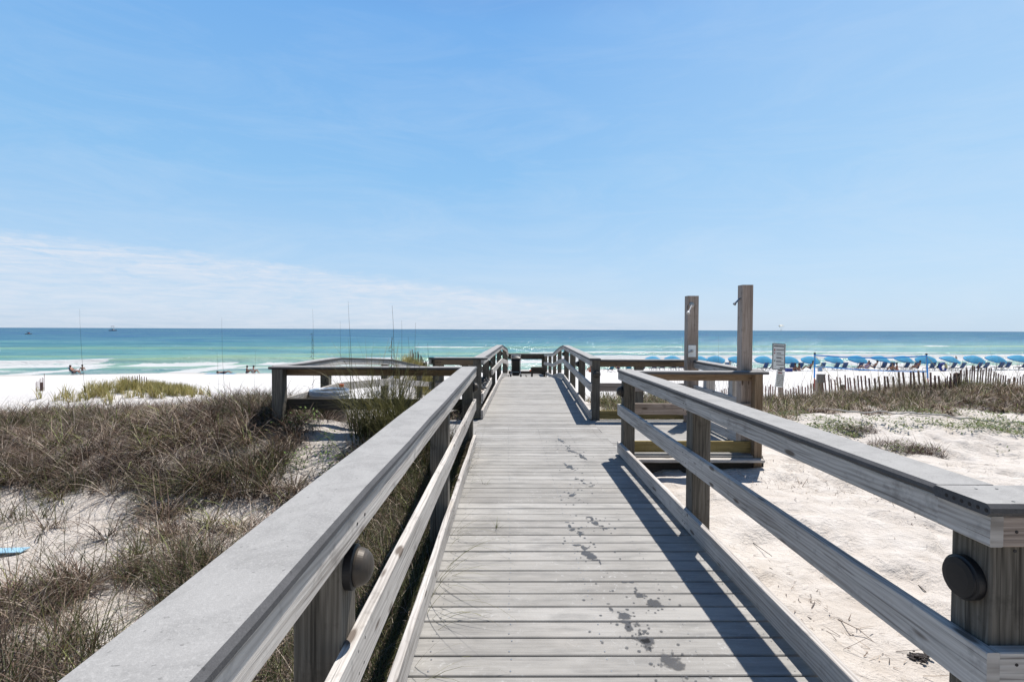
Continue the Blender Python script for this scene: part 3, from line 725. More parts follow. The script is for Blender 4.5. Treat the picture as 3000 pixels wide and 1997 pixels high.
# ------------------------------------------------------------------ small things on the walk
def blob(cx, cy, r, n=18, ir=.35, sx_=1, sy_=1, rot=0):
    ph = [random.uniform(0, 6.28) for _ in range(4)]; out = []
    for i in range(n):
        a = 2*math.pi*i/n; q = 1+ir*(.5*math.sin(2*a+ph[0])+.4*math.sin(3*a+ph[1])+.35*math.sin(5*a+ph[2])+.2*math.sin(9*a+ph[3]))
        x, y = r*q*math.cos(a)*sx_, r*q*math.sin(a)*sy_
        out.append((cx+x*math.cos(rot)-y*math.sin(rot), cy+x*math.sin(rot)+y*math.cos(rot)))
    return out
M_WET = plain('wet_board', (.10, .10, .105), .35, var=.3, spec=.4)
def gp(u, v):
    d = ray(u, v); t = (0.0-CAMZ)/d.z; p = CP+d*t; return p.x, p.y
feet = [(1880, 1745, 1), (1830, 1810, 1), (1945, 1930, 1.15), (1720, 1620, .8), (1745, 1532, .7), (1680, 1550, .7), (1675, 1450, .8), (1710, 1415, .7), (1668, 1368, .7), (1865, 1865, .8), (1672, 1318, .7), (1705, 1338, .6), (1640, 1290, .6)]
wl = ['darkest wet footprint on the planks near the bottom of the photo', 'wet footprint beside the darkest one, broken into toes', 'largest wet splash at the very front of the boardwalk', 'curled wet mark on the planks midway along the walk',
      'faint hook shaped wet mark near the shadow', 'narrow wet smear left of the faint hook', 'wet patch across three planks farther along the walk', 'thin wet streak right of the long wet patch', 'wet blotch high up the walk, below three fainter distant marks', 'small wet drips below the broken footprint', 'distant wet mark beyond the farthest blotch', 'distant wet mark nearest the start of the right railing', 'last faint wet mark up the boardwalk before the side platforms']
def wet_mat():
    m_, nt, b = mat('damp_board_film')
    at = N(nt, 'ShaderNodeAttribute'); at.attribute_name = 'Wet'
    oc = N(nt, 'ShaderNodeTexCoord').outputs['Object']
    n1 = noise(nt, mapping(nt, oc, (40, 160, 1)), 1, 3, .6)
    sc = N(nt, 'ShaderNodeSeparateColor'); L(nt, at.outputs['Color'], sc.inputs[0])
    a_ = math_(nt, 'MULTIPLY', math_(nt, 'ADD', sc.outputs[0], math_(nt, 'MULTIPLY', math_(nt, 'SUBTRACT', n1, .5), .35)), math_(nt, 'GREATER_THAN', sc.outputs[0], .01), True)
    b.inputs['Base Color'].default_value = (.045, .045, .048, 1); b.inputs['Roughness'].default_value = .4
    tr = N(nt, 'ShaderNodeBsdfTransparent'); mx = N(nt, 'ShaderNodeMixShader')
    L(nt, math_(nt, 'MULTIPLY', a_, .74), mx.inputs[0]); L(nt, tr.outputs[0], mx.inputs[1]); L(nt, b.outputs[0], mx.inputs[2]); L(nt, mx.outputs[0], nt.nodes['Material Output'].inputs[0])
    return m_
WETM = wet_mat(); DR = []
for q_, ((u, v, s_), lb) in enumerate(zip(feet, wl)):
    cx, cy = gp(u, v); st_ = 1+.22*max(0, cy-2.5); W_, H_ = .30, .26*st_
    gx = np.arange(-W_, W_, .004); gy = np.arange(-H_, H_, .004*st_); X, Y = np.meshgrid(gx, gy)
    nz = fbm((X+cx)*14, (Y+cy)*14/st_, 500+q_, 5); nz2 = fbm((X+cx)*60, (Y+cy)*60/st_, 600+q_, 3)
    f = np.full_like(X, -9.)
    for (dx, dy, rr, a_, b_) in ((0, 0, .042, 1.1, .95), (-.03, .08, .026, .8, 1.7), (-.065, .15, .022, 1.6, .7), (.04, -.06, .030, 1.2, .9), (.07, -.105, .018, 1.7, .6), (.05, -.12, .012, .6, 2.2)):
        dx += random.gauss(0, .014); dy += random.gauss(0, .012); f = np.maximum(f, 1-np.sqrt(((X-dx*s_)/(rr*a_*s_))**2+((Y-dy*s_*st_)/(rr*b_*s_*st_))**2))
    f = f-.12+3.0*nz+.9*nz2
    for _ in range(int(20*s_)):
        dx, dy, rr = random.gauss(0, .10), random.gauss(0, .10*st_), random.uniform(.004, .011); f = np.maximum(f, (1-np.sqrt((X-dx)**2+((Y-dy)/st_)**2)/rr)+.6*nz2)
    edge_ = (1-ss(.8, 1, np.abs(X)/W_))*(1-ss(.8, 1, np.abs(Y)/H_))
    al = ss(-.05, .35, f)*edge_*(.75+.5*vn((X+cx)*25, (Y+cy)*25, 700))
    al = np.clip(al, 0, 1); nx, ny = len(gx), len(gy); ii = np.arange(nx*ny).reshape(ny, nx)
    fc = np.stack([ii[:-1, :-1], ii[:-1, 1:], ii[1:, 1:], ii[1:, :-1]], -1).reshape(-1, 4)
    am = al.ravel(); keep = am[fc].max(1) > .01; cell = keep.reshape(ny-1, nx-1); lab = np.zeros(cell.shape, int); cur = 0; sizes = {}
    for a0, b0 in zip(*np.nonzero(cell)):
        if lab[a0, b0]: continue
        cur += 1; stack = [(a0, b0)]; lab[a0, b0] = cur; cnt = 0
        while stack:
            a_, b_ = stack.pop(); cnt += 1
            for da in (-1, 0, 1):
                for db in (-1, 0, 1):
                    a2, b2 = a_+da, b_+db
                    if 0 <= a2 < cell.shape[0] and 0 <= b2 < cell.shape[1] and cell[a2, b2] and not lab[a2, b2]: lab[a2, b2] = cur; stack.append((a2, b2))
        sizes[cur] = cnt
    big_ = max(sizes, key=sizes.get); lf_ = lab.ravel()
    def sheet(sel, nm, dx=0, dy=0):
        f_ = fc[sel]; us, inv = np.unique(f_, return_inverse=True); f_ = inv.reshape(-1, 4)
        return np.stack([X.ravel()[us]+dx, Y.ravel()[us]+dy, np.full(len(us), .0028)], -1), f_, am[us]
    def sheet_obj(nm, co, f_, a_):
        me = bpy.data.meshes.new(nm); me.from_pydata(co.tolist(), [], f_.tolist())
        ca = me.color_attributes.new('Wet', 'FLOAT_COLOR', 'POINT'); ca.data.foreach_set('color', np.repeat(a_[:, None], 4, 1).ravel())
        me.materials.append(WETM); o = bpy.data.objects.new(nm, me); COL.objects.link(o); return o
    o = sheet_obj('wet_footprint', *sheet(keep & (lf_ == big_), '')); o.location = (cx, cy, 0)
    tag(o, lb, 'wet footprint', 'wet footprints along the planks')
    dsel = keep & (lf_ != big_)
    if dsel.any(): DR.append(sheet(dsel, '', cx, cy))
co = np.concatenate([d[0] for d in DR]); offs = np.cumsum([0]+[len(d[0]) for d in DR[:-1]]); f_ = np.concatenate([d[1]+o_ for d, o_ in zip(DR, offs)])
tag(sheet_obj('water_drips', co, f_, np.concatenate([d[2] for d in DR])), 'scattered dark water drips between the wet footprints', 'water drips', kind='stuff')

# ledge with flip-flops behind the far left railing
r = empty('shoe_ledge', (-.7, 10.5, .4), 'low plank ledge behind the far left railing, covered with shoes', 'ledge')
MB().sweep([(-.66, 9.25, .44), (-.62, 12.0, .44)], .42, .03, .003).build('seat_board', W_PINK, r)
MB().sweep([(-.435, 9.0, .375), (-.375, 12.0, .375)], .035, .14, .003).build('front_board', W_GREY, r)
lbl = ['black sandal at the near end of the shoe ledge', 'black sandal second from the near end of the ledge', 'dark shoe lying in the middle of the ledge', 'dark sandal leaning beside the middle shoe', 'black sandal near the far end of the ledge', 'farthest dark shoe on the ledge']
for i, lb in enumerate(lbl):
    y = 9.5+i*.36; x = -.52+.03*math.sin(i*2.1)
    pts = []; mb = MB(); a = .5+.7*math.sin(i*1.7)
    ca, sa = math.cos(a), math.sin(a)
    mb.sweep([(x-.13*ca, y-.13*sa, .475), (x, y, .47), (x+.13*ca, y+.13*sa, .485)], .10, .03, .01)
    mb.tube([(x+.02*ca-.045*sa, y+.02*sa+.045*ca, .48), (x+.06*ca, y+.06*sa, .54), (x+.02*ca+.045*sa, y+.02*sa-.045*ca, .48)], .014, 6)
    mb.ball((x-.07*ca, y-.07*sa, .50), .045, n=6, sc=(1, 1, .9))
    tag(mb.build('shoe', M_BLACK, smooth=True), lb, 'shoe', 'shoes on the ledge')

# stroller
def stroller():
    y = 21.6; c = P(1511, 1107, y); x = c.x; z = float(deckz(y))
    r = empty('stroller', (x, y, z), 'black folding stroller standing at the far end of the boardwalk', 'stroller')
    for sx_ in (-.19, .19):
        for k, (dy, rr) in enumerate(((-.16, .11), (.42, .09))):
            o = MB().lathe([(rr, -.025), (rr, .025)], (x+sx_*1.12, y+dy, z+rr), (1, 0, 0), 18).build('wheel', M_BLACK, r)
            h = MB().lathe([(rr*.4, -.03), (rr*.4, .03)], (x+sx_*1.12, y+dy, z+rr), (1, 0, 0), 12).build('hub', M_CHROME, None); h.parent = o
    fr = MB()
    for sx_ in (-.19, .19):
        fr.tube([(x+sx_, y+.42, z+.1), (x+sx_, y+.05, z+.5), (x+sx_, y-.30, z+1.0)], .012)
        fr.tube([(x+sx_, y-.16, z+.12), (x+sx_, y+.1, z+.55)], .012)
    fr.tube([(x-.19, y-.30, z+1.0), (x+.19, y-.30, z+1.0)], .016)
    fr.build('frame', M_CHROME, r)
    MB().sweep([(x, y-.02, z+.32), (x, y-.12, z+.72), (x, y-.17, z+.86)], .34, .05, .02, (0, 1, 0)).sweep([(x, y-.02, z+.34), (x, y+.30, z+.36)], .34, .06, .02).build('seat', M_BLACK, r)
    cn_ = MB(); pr = []
    n = 10
    for i in range(n+1):
        a_ = math.pi*.08+math.pi*.75*i/n
        for k in range(7):
            b_ = -1+2*k/6
            cn_.v.append((x+.19*b_, y+.08-.30*math.cos(a_), z+.70+.27*math.sin(a_)*(1-.15*b_*b_)))
    for i in range(n):
        for k in range(6):
            q = i*7+k; cn_.face([q, q+1, q+8, q+7])
    cn_.build('canopy', M_BLACK, r, smooth=True)
    MB().sweep([(x, y-.08, z+.2), (x, y+.3, z+.2)], .3, .14, .03).build('basket', M_BLACK, r)
stroller()
# bench at the end
r = empty('bench', (1.5, 25.6, -.76), 'low dark wooden bench beside the stroller near the seaward end', 'bench')
MB().sweep([(1.15, 25.4, -.30), (1.88, 25.4, -.30)], .40, .05).build('seat', W_DARK, r)
for xx in (1.2, 1.8): MB().post(xx-.04, xx+.04, 25.25, 25.55, -.75, -.33).build('leg', W_DARK, r)
MB().sweep([(1.15, 25.21, -.41), (1.88, 25.21, -.41)], .03, .18).build('apron', W_DARK, r)

# bin with white liner
r = empty('litter_bin', (0, 0, 0), 'round bin with white liner bag folded over its rim, behind the left cross rail', 'bin')
c = P(965, 1140, 7.75); r.location = (c.x, c.y, 0); bz = c.z
rb = .27
MB().lathe([(rb*.85, .02), (rb*.93, bz-.22), (rb*.95, bz-.02)], (c.x, c.y, 0), n=28).build('bin_body', M_BLACK, r, smooth=True)
bag = MB(); n = 48
rows = [(-.16, 1.04), (-.12, 1.07), (-.05, 1.05), (-.005, 1.05), (.0, .99), (-.05, .93), (-.2, .85)]
for j, (dz, k) in enumerate(rows):
    for i in range(n):
        a = 2*math.pi*i/n; wv_ = 1+.012*math.sin(9*a+j)+.012*math.sin(17*a+2*j)
        dd = dz+(.035*math.sin(3*a+1)+.02*math.sin(7*a) if j == 0 else 0)
        bag.v.append((c.x+rb*k*wv_*math.cos(a), c.y+rb*k*wv_*math.sin(a), bz+dd))
for j in range(len(rows)-1):
    for i in range(n):
        bag.face([j*n+i, j*n+(i+1) % n, (j+1)*n+(i+1) % n, (j+1)*n+i], None, 1 if j >= 3 else 0)
bag.build('liner_bag', [M_BAG, M_BAGB], r, smooth=True)
MB().lathe([(rb*1.07, -.012), (rb*1.09, 0), (rb*1.07, .012)], (c.x, c.y, bz-.07), n=28).build('rim_band', M_WHITE, r, smooth=True)
c = P(1000, 1127, 8.35)
cu = MB().lathe([(.030, -.09), (.038, .0), (.042, .005), (.042, .012), (.01, .014)], c, n=16)
tag(cu.build('drink_cup', M_ORANGE, smooth=True), 'small orange cup standing behind the lined bin', 'cup')
c.z = c.z  # cup rests on a little shelf
MB().sweep([(c.x-.12, c.y, c.z-.105), (c.x+.12, c.y, c.z-.105)], .14, .028)
sh = MB().sweep([(c.x-.14, c.y, c.z-.106), (c.x+.14, c.y, c.z-.106)], .16, .028); sh.post(c.x-.04, c.x+.04, c.y-.04, c.y+.04, -.02, c.z-.121)
tag(sh.build('cup_stand', W_GREY), 'small wooden stand under the orange cup', 'stand')

# ------------------------------------------------------------------ signs near the dune fence
def sign():
    Y = 14.6; b = P(2292, 1160, Y); z0 = gz1(b.x, Y)
    r = empty('sign_post', (b.x, Y, z0), 'wooden post carrying two grey notice signs, right of the shower platform', 'sign')
    tl, br = P(2264, 1006, Y-.08), P(2299, 1082, Y-.08)
    MB().sweep([(b.x-.05, Y, z0-.4), (b.x-.09, Y, (tl.z+br.z)/2)], .09, .09, .005, (0, 1, 0)).build('post', W_PINK, r)
    def board(u0, v0, u1, v1, sh_, items, frame):
        a, c = P(u0, v0, Y-.07), P(u1, v1, Y-.07); w_, h_ = c.x-a.x, a.z-c.z; cx, cz = (a.x+c.x)/2, (a.z+c.z)/2
        sk = lambda x, z, yy=0: (cx+x, Y-.075+yy, cz+z-x*sh_)
        m1 = MB(); m1.sweep([sk(-w_/2, 0), sk(w_/2, 0)], .012, h_, .004); pn = m1.build('sign_panel', M_SIGN, r)
        if frame:
            e_ = MB(); t_ = .022
            for q in ((-1, 0), (1, 0)): e_.sweep([sk(q[0]*(w_/2-t_/2), -h_/2), sk(q[0]*(w_/2-t_/2), h_/2)], t_, .018, .002, (0, 1, 0))
            for q in (-1, 1): e_.sweep([sk(-w_/2, q*(h_/2-t_/2)), sk(w_/2, q*(h_/2-t_/2))], .020, t_, .002)
            o = e_.build('border', M_SIGNB, None); o.parent = pn
        for (mt_, lst) in items:
            for (x, z, ww, hh) in lst:
                t_ = MB().sweep([sk(x*w_-ww*w_/2, z*h_, -.009), sk(x*w_+ww*w_/2, z*h_, -.009)], .004, hh, .0005)
                o = t_.build('lettering', mt_, None); o.parent = pn
    board(2263, 1006, 2299, 1083, .06, [(M_SIGNB, [(0, .40, .8, .03), (.1, .26, .6, .022), (0, .13, .35, .02), (.1, .07, .6, .012), (0, -.03, .4, .02), (.08, -.07, .5, .012), (0, -.17, .4, .02), (.1, -.22, .6, .012), (.12, -.31, .6, .02), (.25, -.43, .3, .03)]),
          (M_RED, [(-.33, .25, .08, .06), (-.33, .13, .08, .035)]), (M_GREEN, [(-.33, -.16, .08, .035)])], True)
    board(2273, 1086, 2296, 1134, .10, [(M_SIGNB, [(0, y, .75, .02) for y in (.22, .10, -.02, -.14, -.26, -.38)]), (M_PINK, [(0, .38, .5, .05)])], False)
sign()
Y = 14.3; b = P(2398, 1160, Y); z0 = gz1(b.x, Y)
r = empty('box_post', (b.x, Y, z0), 'stout wooden post with a grey box and small notice, among the fence slats', 'post')
MB().sweep([(b.x, Y, z0-.4), (b.x, Y, P(0, 1108, Y).z+.03)], .15, .12, .005, (0, 1, 0)).build('post', W_PINK, r)
MB().sweep([(b.x, Y-.09, P(0, 1112, Y).z), (b.x, Y-.09, P(0, 1090, Y).z+.03)], .21, .08, .008, (0, 1, 0)).build('box', M_BOXG, r)
pn = MB().sweep([(b.x+.01, Y-.04, P(0, 1083, Y).z+.03), (b.x+.01, Y, P(0, 1069, Y).z+.05)], .13, .02, .004, (0, 1, 0)).build('notice_panel', M_SIGN, r)
for i, zz in enumerate((.02, -.03)):
    tx = MB(); tx.sweep([(b.x-.03, Y-.06, P(0, 1076, Y).z+.04+zz), (b.x+.05, Y-.06, P(0, 1076, Y).z+.04+zz)], .006, .02, .001)
    o = tx.build('lettering', M_NET, None); o.parent = pn

# ------------------------------------------------------------------ slat fences
def poly_pts(poly, step):
    out = []; carry = 0
    for a, b in zip(poly[:-1], poly[1:]):
        d = math.dist(a, b); t = carry
        while t < d:
            out.append((a[0]+(b[0]-a[0])*t/d, a[1]+(b[1]-a[1])*t/d, (b[0]-a[0])/d, (b[1]-a[1])/d)); t += step
        carry = t-d
    return out
def slat_fence(label, poly, mt, step=.1, hvis=.72, w_=.04, stakes=4, leanf=None, parts=True, wire=True):
    r = empty('sand_fence', (poly[0][0], poly[0][1], gz1(*poly[0])), label, 'fence', 'wooden slat fences in the dunes')
    ps = poly_pts(poly, step); order = sorted(range(len(ps)), key=lambda i: ps[i][1]); near = set(order[:100])
    rest = MB(); tops = []
    for i, (x, y, dx, dy) in enumerate(ps):
        z = gz1(x, y); ln_ = (leanf(i/len(ps)) if leanf else 0)+random.gauss(0, .035)
        hh = hvis*(1+random.gauss(0, .07)+.18*math.sin(i*.23)*math.sin(i*.07)); p0 = Vector((x, y, z-.25)); p1 = Vector((x+dx*ln_*hh+random.gauss(0, .006), y+dy*ln_*hh, z+hh))
        tops.append((p0, p1))
        if i in near and parts: MB().sweep([p0, p1], w_, .01, .001, (-dy, dx, 0)).build('slat', mt, r)
        else: rest.sweep([p0, p1], w_, .01, .001, (-dy, dx, 0))
    if rest.f:
        tag(rest.build('slat', mt, r), kind='stuff')
    if wire:
        wb = MB()
        for fr_ in (.45, .82): wb.tube([p0.lerp(p1, fr_)+Vector((0, -.01, 0)) for p0, p1 in tops], .0035, 4)
        wb.build('wire', M_GALV, r)
    for k in range(stakes):
        x, y, dx, dy = ps[int((k+.5)/stakes*len(ps))]; z = gz1(x, y)
        MB().sweep([(x, y+.06, z-.4), (x+random.uniform(-.03, .03), y+.06, z+hvis*.8)], .09, .08, .006, (0, 1, 0)).build('stake', W_DARK, r)
    return r
slat_fence('long reddish brown slat fence along the dune crest before the umbrellas',
           [(6.0, 20.5), (7.5, 19), (8.0, 16.5), (8.77, 14), (9.03, 12.9), (10.45, 12.3), (11.6, 12.9), (15.5, 14.2)], W_SLAT, .1, .45, leanf=lambda t: -.17*math.sin(max(0, t-.35)*9), stakes=5)
def far_fence(label, u0, u1, Y0, Y1, mt, h, step=.11, stakes=1):
    a, b = P(u0, 1100, Y0), P(u1, 1100, Y1)
    slat_fence(label, [(a.x, Y0), (b.x, Y1)], mt, step, h, stakes=stakes, wire=False)
far_fence('pale slat fence on the dune left of the far boardwalk', 1203, 1285, 21.3, 20.6, W_SLATG, .62, .085)
far_fence('two leaning fence stubs on the sand at far left', 104, 133, 25, 24, W_SLAT, .65, .19)
far_fence('broken grey slat fence on the small mound, left of centre', 358, 432, 24.5, 24, W_SLAT, .55, .14)
# rope on the sand at right
pts = []
for i in range(31):
    t = i/30; u = 2355+(3010-2355)*t; v = 1213+(1267-1213)*t; Yr = 10.6-1.5*t; q = P(u, v, Yr)
    pts.append((q.x, q.y, gz1(q.x, q.y)+.05+.02*math.sin(i*.7)))
tag(MB().tube(pts, .016, 6).build('rope', M_ROPE, smooth=True), 'pale rope lying across the dune plants at right', 'rope')

# ------------------------------------------------------------------ volleyball net
def net():
    Y = 33.; a, b = P(2387, 1040, Y), P(2714, 1042, Y)
    r = empty('volleyball_net', (a.x, Y, gz1(a.x, Y)), 'blue beach volleyball net with red lower poles, behind the dune fence', 'volleyball net')
    for q in (a, b):
        zg = gz1(q.x, Y); ztp = q.z+.06
        MB().tube([(q.x+.25 if q is b else q.x, Y, zg-.2), (q.x+.12 if q is b else q.x, Y, zg+.75)], .035, 8).build('lower_pole', M_RED, r)
        MB().tube([(q.x+.12 if q is b else q.x, Y, zg+.75), (q.x, Y, ztp)], .045, 8).build('upper_pole', M_NET, r)
        MB().ball((q.x, Y, ztp+.04), .07, n=6).build('pole_cap', M_BLACK, r)
        for s_ in (-1, 1):
            MB().tube([(q.x, Y, ztp-.05), (q.x+s_*1.0, Y-1.2, gz1(q.x+s_*1.0, Y-1.2))], .012, 5).build('guy_rope', M_YEL, r)
    def band(z0, z1, sag, w_):
        m_ = MB(); pts = []
        for i in range(21):
            t = i/20; pts.append((a.x+(b.x-a.x)*t, Y-.06, z0+(z1-z0)*t-sag*4*t*(1-t)))
        m_.sweep(pts, .015, w_, .002); return m_
    band(P(2387, 1040, Y).z, P(2714, 1042, Y).z, .14, .07).build('top_band', M_NET, r)
    band(P(2387, 1072, Y).z, P(2714, 1088, Y).z, .08, .07).build('bottom_band', M_NET, r)
net()

# ------------------------------------------------------------------ umbrellas and beach chairs
def tilt(v, a=.34):
    y, z = v[1], v[2]-1.3; return (v[0], y*math.cos(a)-z*math.sin(a), y*math.sin(a)+z*math.cos(a)+1.3-.02)
def umbrella(loc, label):
    x, y, z = 0, 0, 0; Rr = 1.03
    r = empty('beach_umbrella', (0, 0, 0), label, 'umbrella', 'blue umbrellas in a row along the water')
    MB().tube([(0, 0, -.3), (0, 0, 1.28), tilt((0, 0, 1.62))], .022, 8).build('pole', M_FRAME, r)
    cb = MB(); ns, nr = 32, 8
    cb.v.append((0, 0, 1.70))
    for j in range(1, nr+1):
        t = j/nr
        for i in range(ns):
            a = 2*math.pi*i/ns; seg = (i % 4)/4.; sc_ = 1-.055*math.sin(math.pi*seg)*t
            cb.v.append((Rr*t*sc_*math.cos(a), Rr*t*sc_*math.sin(a), 1.70-.46*t**1.75-.02*math.sin(math.pi*seg)*t))
    for i in range(ns): cb.face([0, 1+i, 1+(i+1) % ns], None, 0)
    for j in range(nr-1):
        for i in range(ns):
            p = 1+j*ns; cb.face([p+i, p+ns+i, p+ns+(i+1) % ns, p+(i+1) % ns], None, 0)
    cb.v = [tilt(v) for v in cb.v]
    co = cb.build('canopy', [M_BLUE], r, smooth=True)
    vb = MB()
    for k in (0, 1):
        for i in range(ns):
            a = 2*math.pi*i/ns; seg = (i % 4)/4.; sc_ = 1-.055*math.sin(math.pi*seg)
            vb.v.append((Rr*sc_*(1+.01*k)*math.cos(a), Rr*sc_*(1+.01*k)*math.sin(a), 1.24-.02*math.sin(math.pi*seg)-.085*k))
    for i in range(ns): vb.face([i, (i+1) % ns, ns+(i+1) % ns, ns+i])
    vb.v = [tilt(v) for v in vb.v]
    o = vb.build('valance', M_BLUE2, None); o.parent = co
    rb_ = MB()
    for i in range(8):
        a = 2*math.pi*i/8; rb_.tube([(0, 0, 1.28), (.5*math.cos(a), .5*math.sin(a), 1.50)], .008, 4)
    rb_.v = [tilt(v) for v in rb_.v]
    rb_.build('ribs', M_FRAME, r)
    MB().ball(tilt((0, 0, 1.69)), .03, n=5).build('finial', M_FRAME, r)
    return r
def chair(mt=M_CHAIRB):
    r = empty('beach_chair', (0, 0, 0), '', 'beach chair', 'blue beach chairs under the umbrellas')
    MB().sweep([(0, -.05, .33), (0, -.28, .62), (0, -.42, .95)], .50, .03, .01, (0, 1, 0)).build('backrest', mt, r)
    MB().sweep([(0, -.05, .33), (0, .35, .30), (0, .85, .30)], .50, .03, .01).build('seat', mt, r)
    f = MB()
    for s_ in (-.27, .27):
        f.sweep([(s_, -.03, .33), (s_, -.27, .63), (s_, -.42, .98)], .035, .03, .004, (0, 1, 0))
        f.sweep([(s_, -.3, .31), (s_, .95, .27)], .03, .04, .004)
        f.sweep([(s_, .4, .28), (s_, -.45, .0)], .03, .035, .004); f.sweep([(s_, .0, .3), (s_, .25, .0)], .03, .035, .004); f.sweep([(s_, .85, .28), (s_, .9, 0.)], .03, .035, .004)
        f.sweep([(s_, -.22, .55), (s_, .25, .52)], .05, .02, .004)
    f.build('frame', M_FRAME, r)
    return r
ux = [1916, 1973, 2050, 2099, 2160, 2236, 2316, 2377, 2444, 2511, 2581, 2648, 2718, 2783, 2852, 2919, 2986]
ul = ['first open blue umbrella from the left, its top just above the platform rail', 'second open blue umbrella from the left, left of the shower post with the valve plate', 'blue umbrella half hidden behind the left shower post', 'blue umbrella midway between the two shower posts',
      'blue umbrella touching the left edge of the right shower post', 'blue umbrella just left of the notice sign', 'blue umbrella just right of the notice sign, a dark group under it', 'blue umbrella behind the left pole of the volleyball net',
      'blue umbrella first right of the net\'s left pole', 'blue umbrella second right of the net\'s left pole', 'blue umbrella third right of the net\'s left pole, people lounging below', 'blue umbrella in the right half of the net, left of its right pole', 'blue umbrella behind the right pole of the volleyball net',
      'blue umbrella first right of the volleyball net', 'blue umbrella second right of the volleyball net', 'blue umbrella third right of the volleyball net', 'last blue umbrella, cut by the right edge of the photo']
U = None; CH = None
for i, (u, lb) in enumerate(zip(ux, ul)):
    Y = 60+random.uniform(-.5, .5)-(.6 if i > 11 else 0); x = P(u, 1050, Y).x; z = gz1(x, Y)
    if U is None: U = umbrella(None, lb); o = U
    else: o = copy_tree(U, label=lb)
    o.location = (x, Y, z-.02+random.uniform(-.03, .03)); o.rotation_euler = (random.uniform(-.09, .09)-.02, random.uniform(-.14, .14), random.uniform(-.35, .35))
    short = lb.split(',')[0].replace('open ', '')
    for k in (0, 1):
        if i in (7,) and k == 0: continue
        cl = ('left' if k == 0 else 'right')+' of two chairs under the '+short.replace('blue umbrella', 'umbrella')
        if i == 7: cl = 'lone chair under the '+short.replace('blue umbrella', 'umbrella')
        cl = ' '.join(cl.split()[:16])
        if CH is None: CH = chair(); o = CH
        else: o = copy_tree(CH)
        o['label'] = cl
        cx = x-.15+k*.95; cy = Y-.55+random.uniform(-.15, .15)
        o.location = (cx, cy, gz1(cx, cy)); o.rotation_euler = (0, 0, random.uniform(-.12, .12)+.05)
# further chairs seen through the platform railings
CT = chair(M_CHAIRT)
for i, (u, lb) in enumerate(((1790, 'teal chair on the beach seen through the railing left of the shower platform'), (1862-20, 'teal chair right of a seated person, seen above the platform railing'))):
    Y = 57; x = P(u, 1080, Y).x
    o = CT if i == 0 else copy_tree(CT)
    o['label'] = lb; o['group'] = 'teal beach chairs left of the umbrellas'
    o.location = (x, Y, gz1(x, Y)); o.rotation_euler = (0, 0, .5-.8*i)

# ------------------------------------------------------------------ people
def skin_body(name, J, E, rad, material, parent=None, loc=(0, 0, 0)):
    me = bpy.data.meshes.new(name); keys = list(J); idx = {k: i for i, k in enumerate(keys)}
    me.from_pydata([J[k] for k in keys], [(idx[a], idx[b]) for a, b in E], []); me.update()
    o = bpy.data.objects.new(name, me); COL.objects.link(o)
    md = o.modifiers.new('s', 'SKIN'); md.use_smooth_shade = True
    for i, k in enumerate(keys):
        sv = me.skin_vertices[0].data[i]; rr = rad[k]; sv.radius = rr if isinstance(rr, tuple) else (rr, rr); sv.use_root = (i == 0)
    sb = o.modifiers.new('ss', 'SUBSURF'); sb.levels = 1; sb.render_levels = 1
    dg = bpy.context.evaluated_depsgraph_get(); nm = bpy.data.meshes.new_from_object(o.evaluated_get(dg))
    o.modifiers.clear(); o.data = nm; nm.name = name; nm.materials.clear(); nm.materials.append(material)
    nm.polygons.foreach_set('use_smooth', [True]*len(nm.polygons))
    return o
POSE = {
 'recline': dict(pel=(0, 0, .30), ch=(-.22, 0, .60), nk=(-.32, 0, .80), hd=(-.33, 0, .93), ht=(-.32, 0, 1.02), s=(-.26, .17, .74), el=(-.05, .24, .52), wr=(.14, .14, .62), hp=(.02, .09, .29), kn=(.40, .11, .50), an=(.72, .11, .10), to=(.88, .11, .14)),
 'stand': dict(pel=(0, 0, .95), ch=(0, 0, 1.25), nk=(0, 0, 1.47), hd=(.01, 0, 1.60), ht=(.01, 0, 1.70), s=(0, .18, 1.40), el=(.05, .27, 1.12), wr=(.22, .25, .95), hp=(0, .09, .92), kn=(.04, .10, .50), an=(0, .10, .08), to=(.14, .11, .03)),
 'lie': dict(pel=(0, 0, .14), ch=(-.32, 0, .16), nk=(-.52, 0, .18), hd=(-.66, 0, .20), ht=(-.76, 0, .20), s=(-.46, .17, .15), el=(-.42, .38, .10), wr=(-.62, .30, .08), hp=(.05, .09, .13), kn=(.42, .11, .30), an=(.74, .11, .09), to=(.84, .11, .18)),
 'sit': dict(pel=(0, 0, .12), ch=(-.05, 0, .42), nk=(-.02, 0, .62), hd=(.02, 0, .76), ht=(.03, 0, .86), s=(-.03, .17, .56), el=(.12, .24, .36), wr=(.30, .14, .40), hp=(.03, .09, .12), kn=(.36, .12, .42), an=(.50, .12, .09), to=(.66, .12, .05)),
}
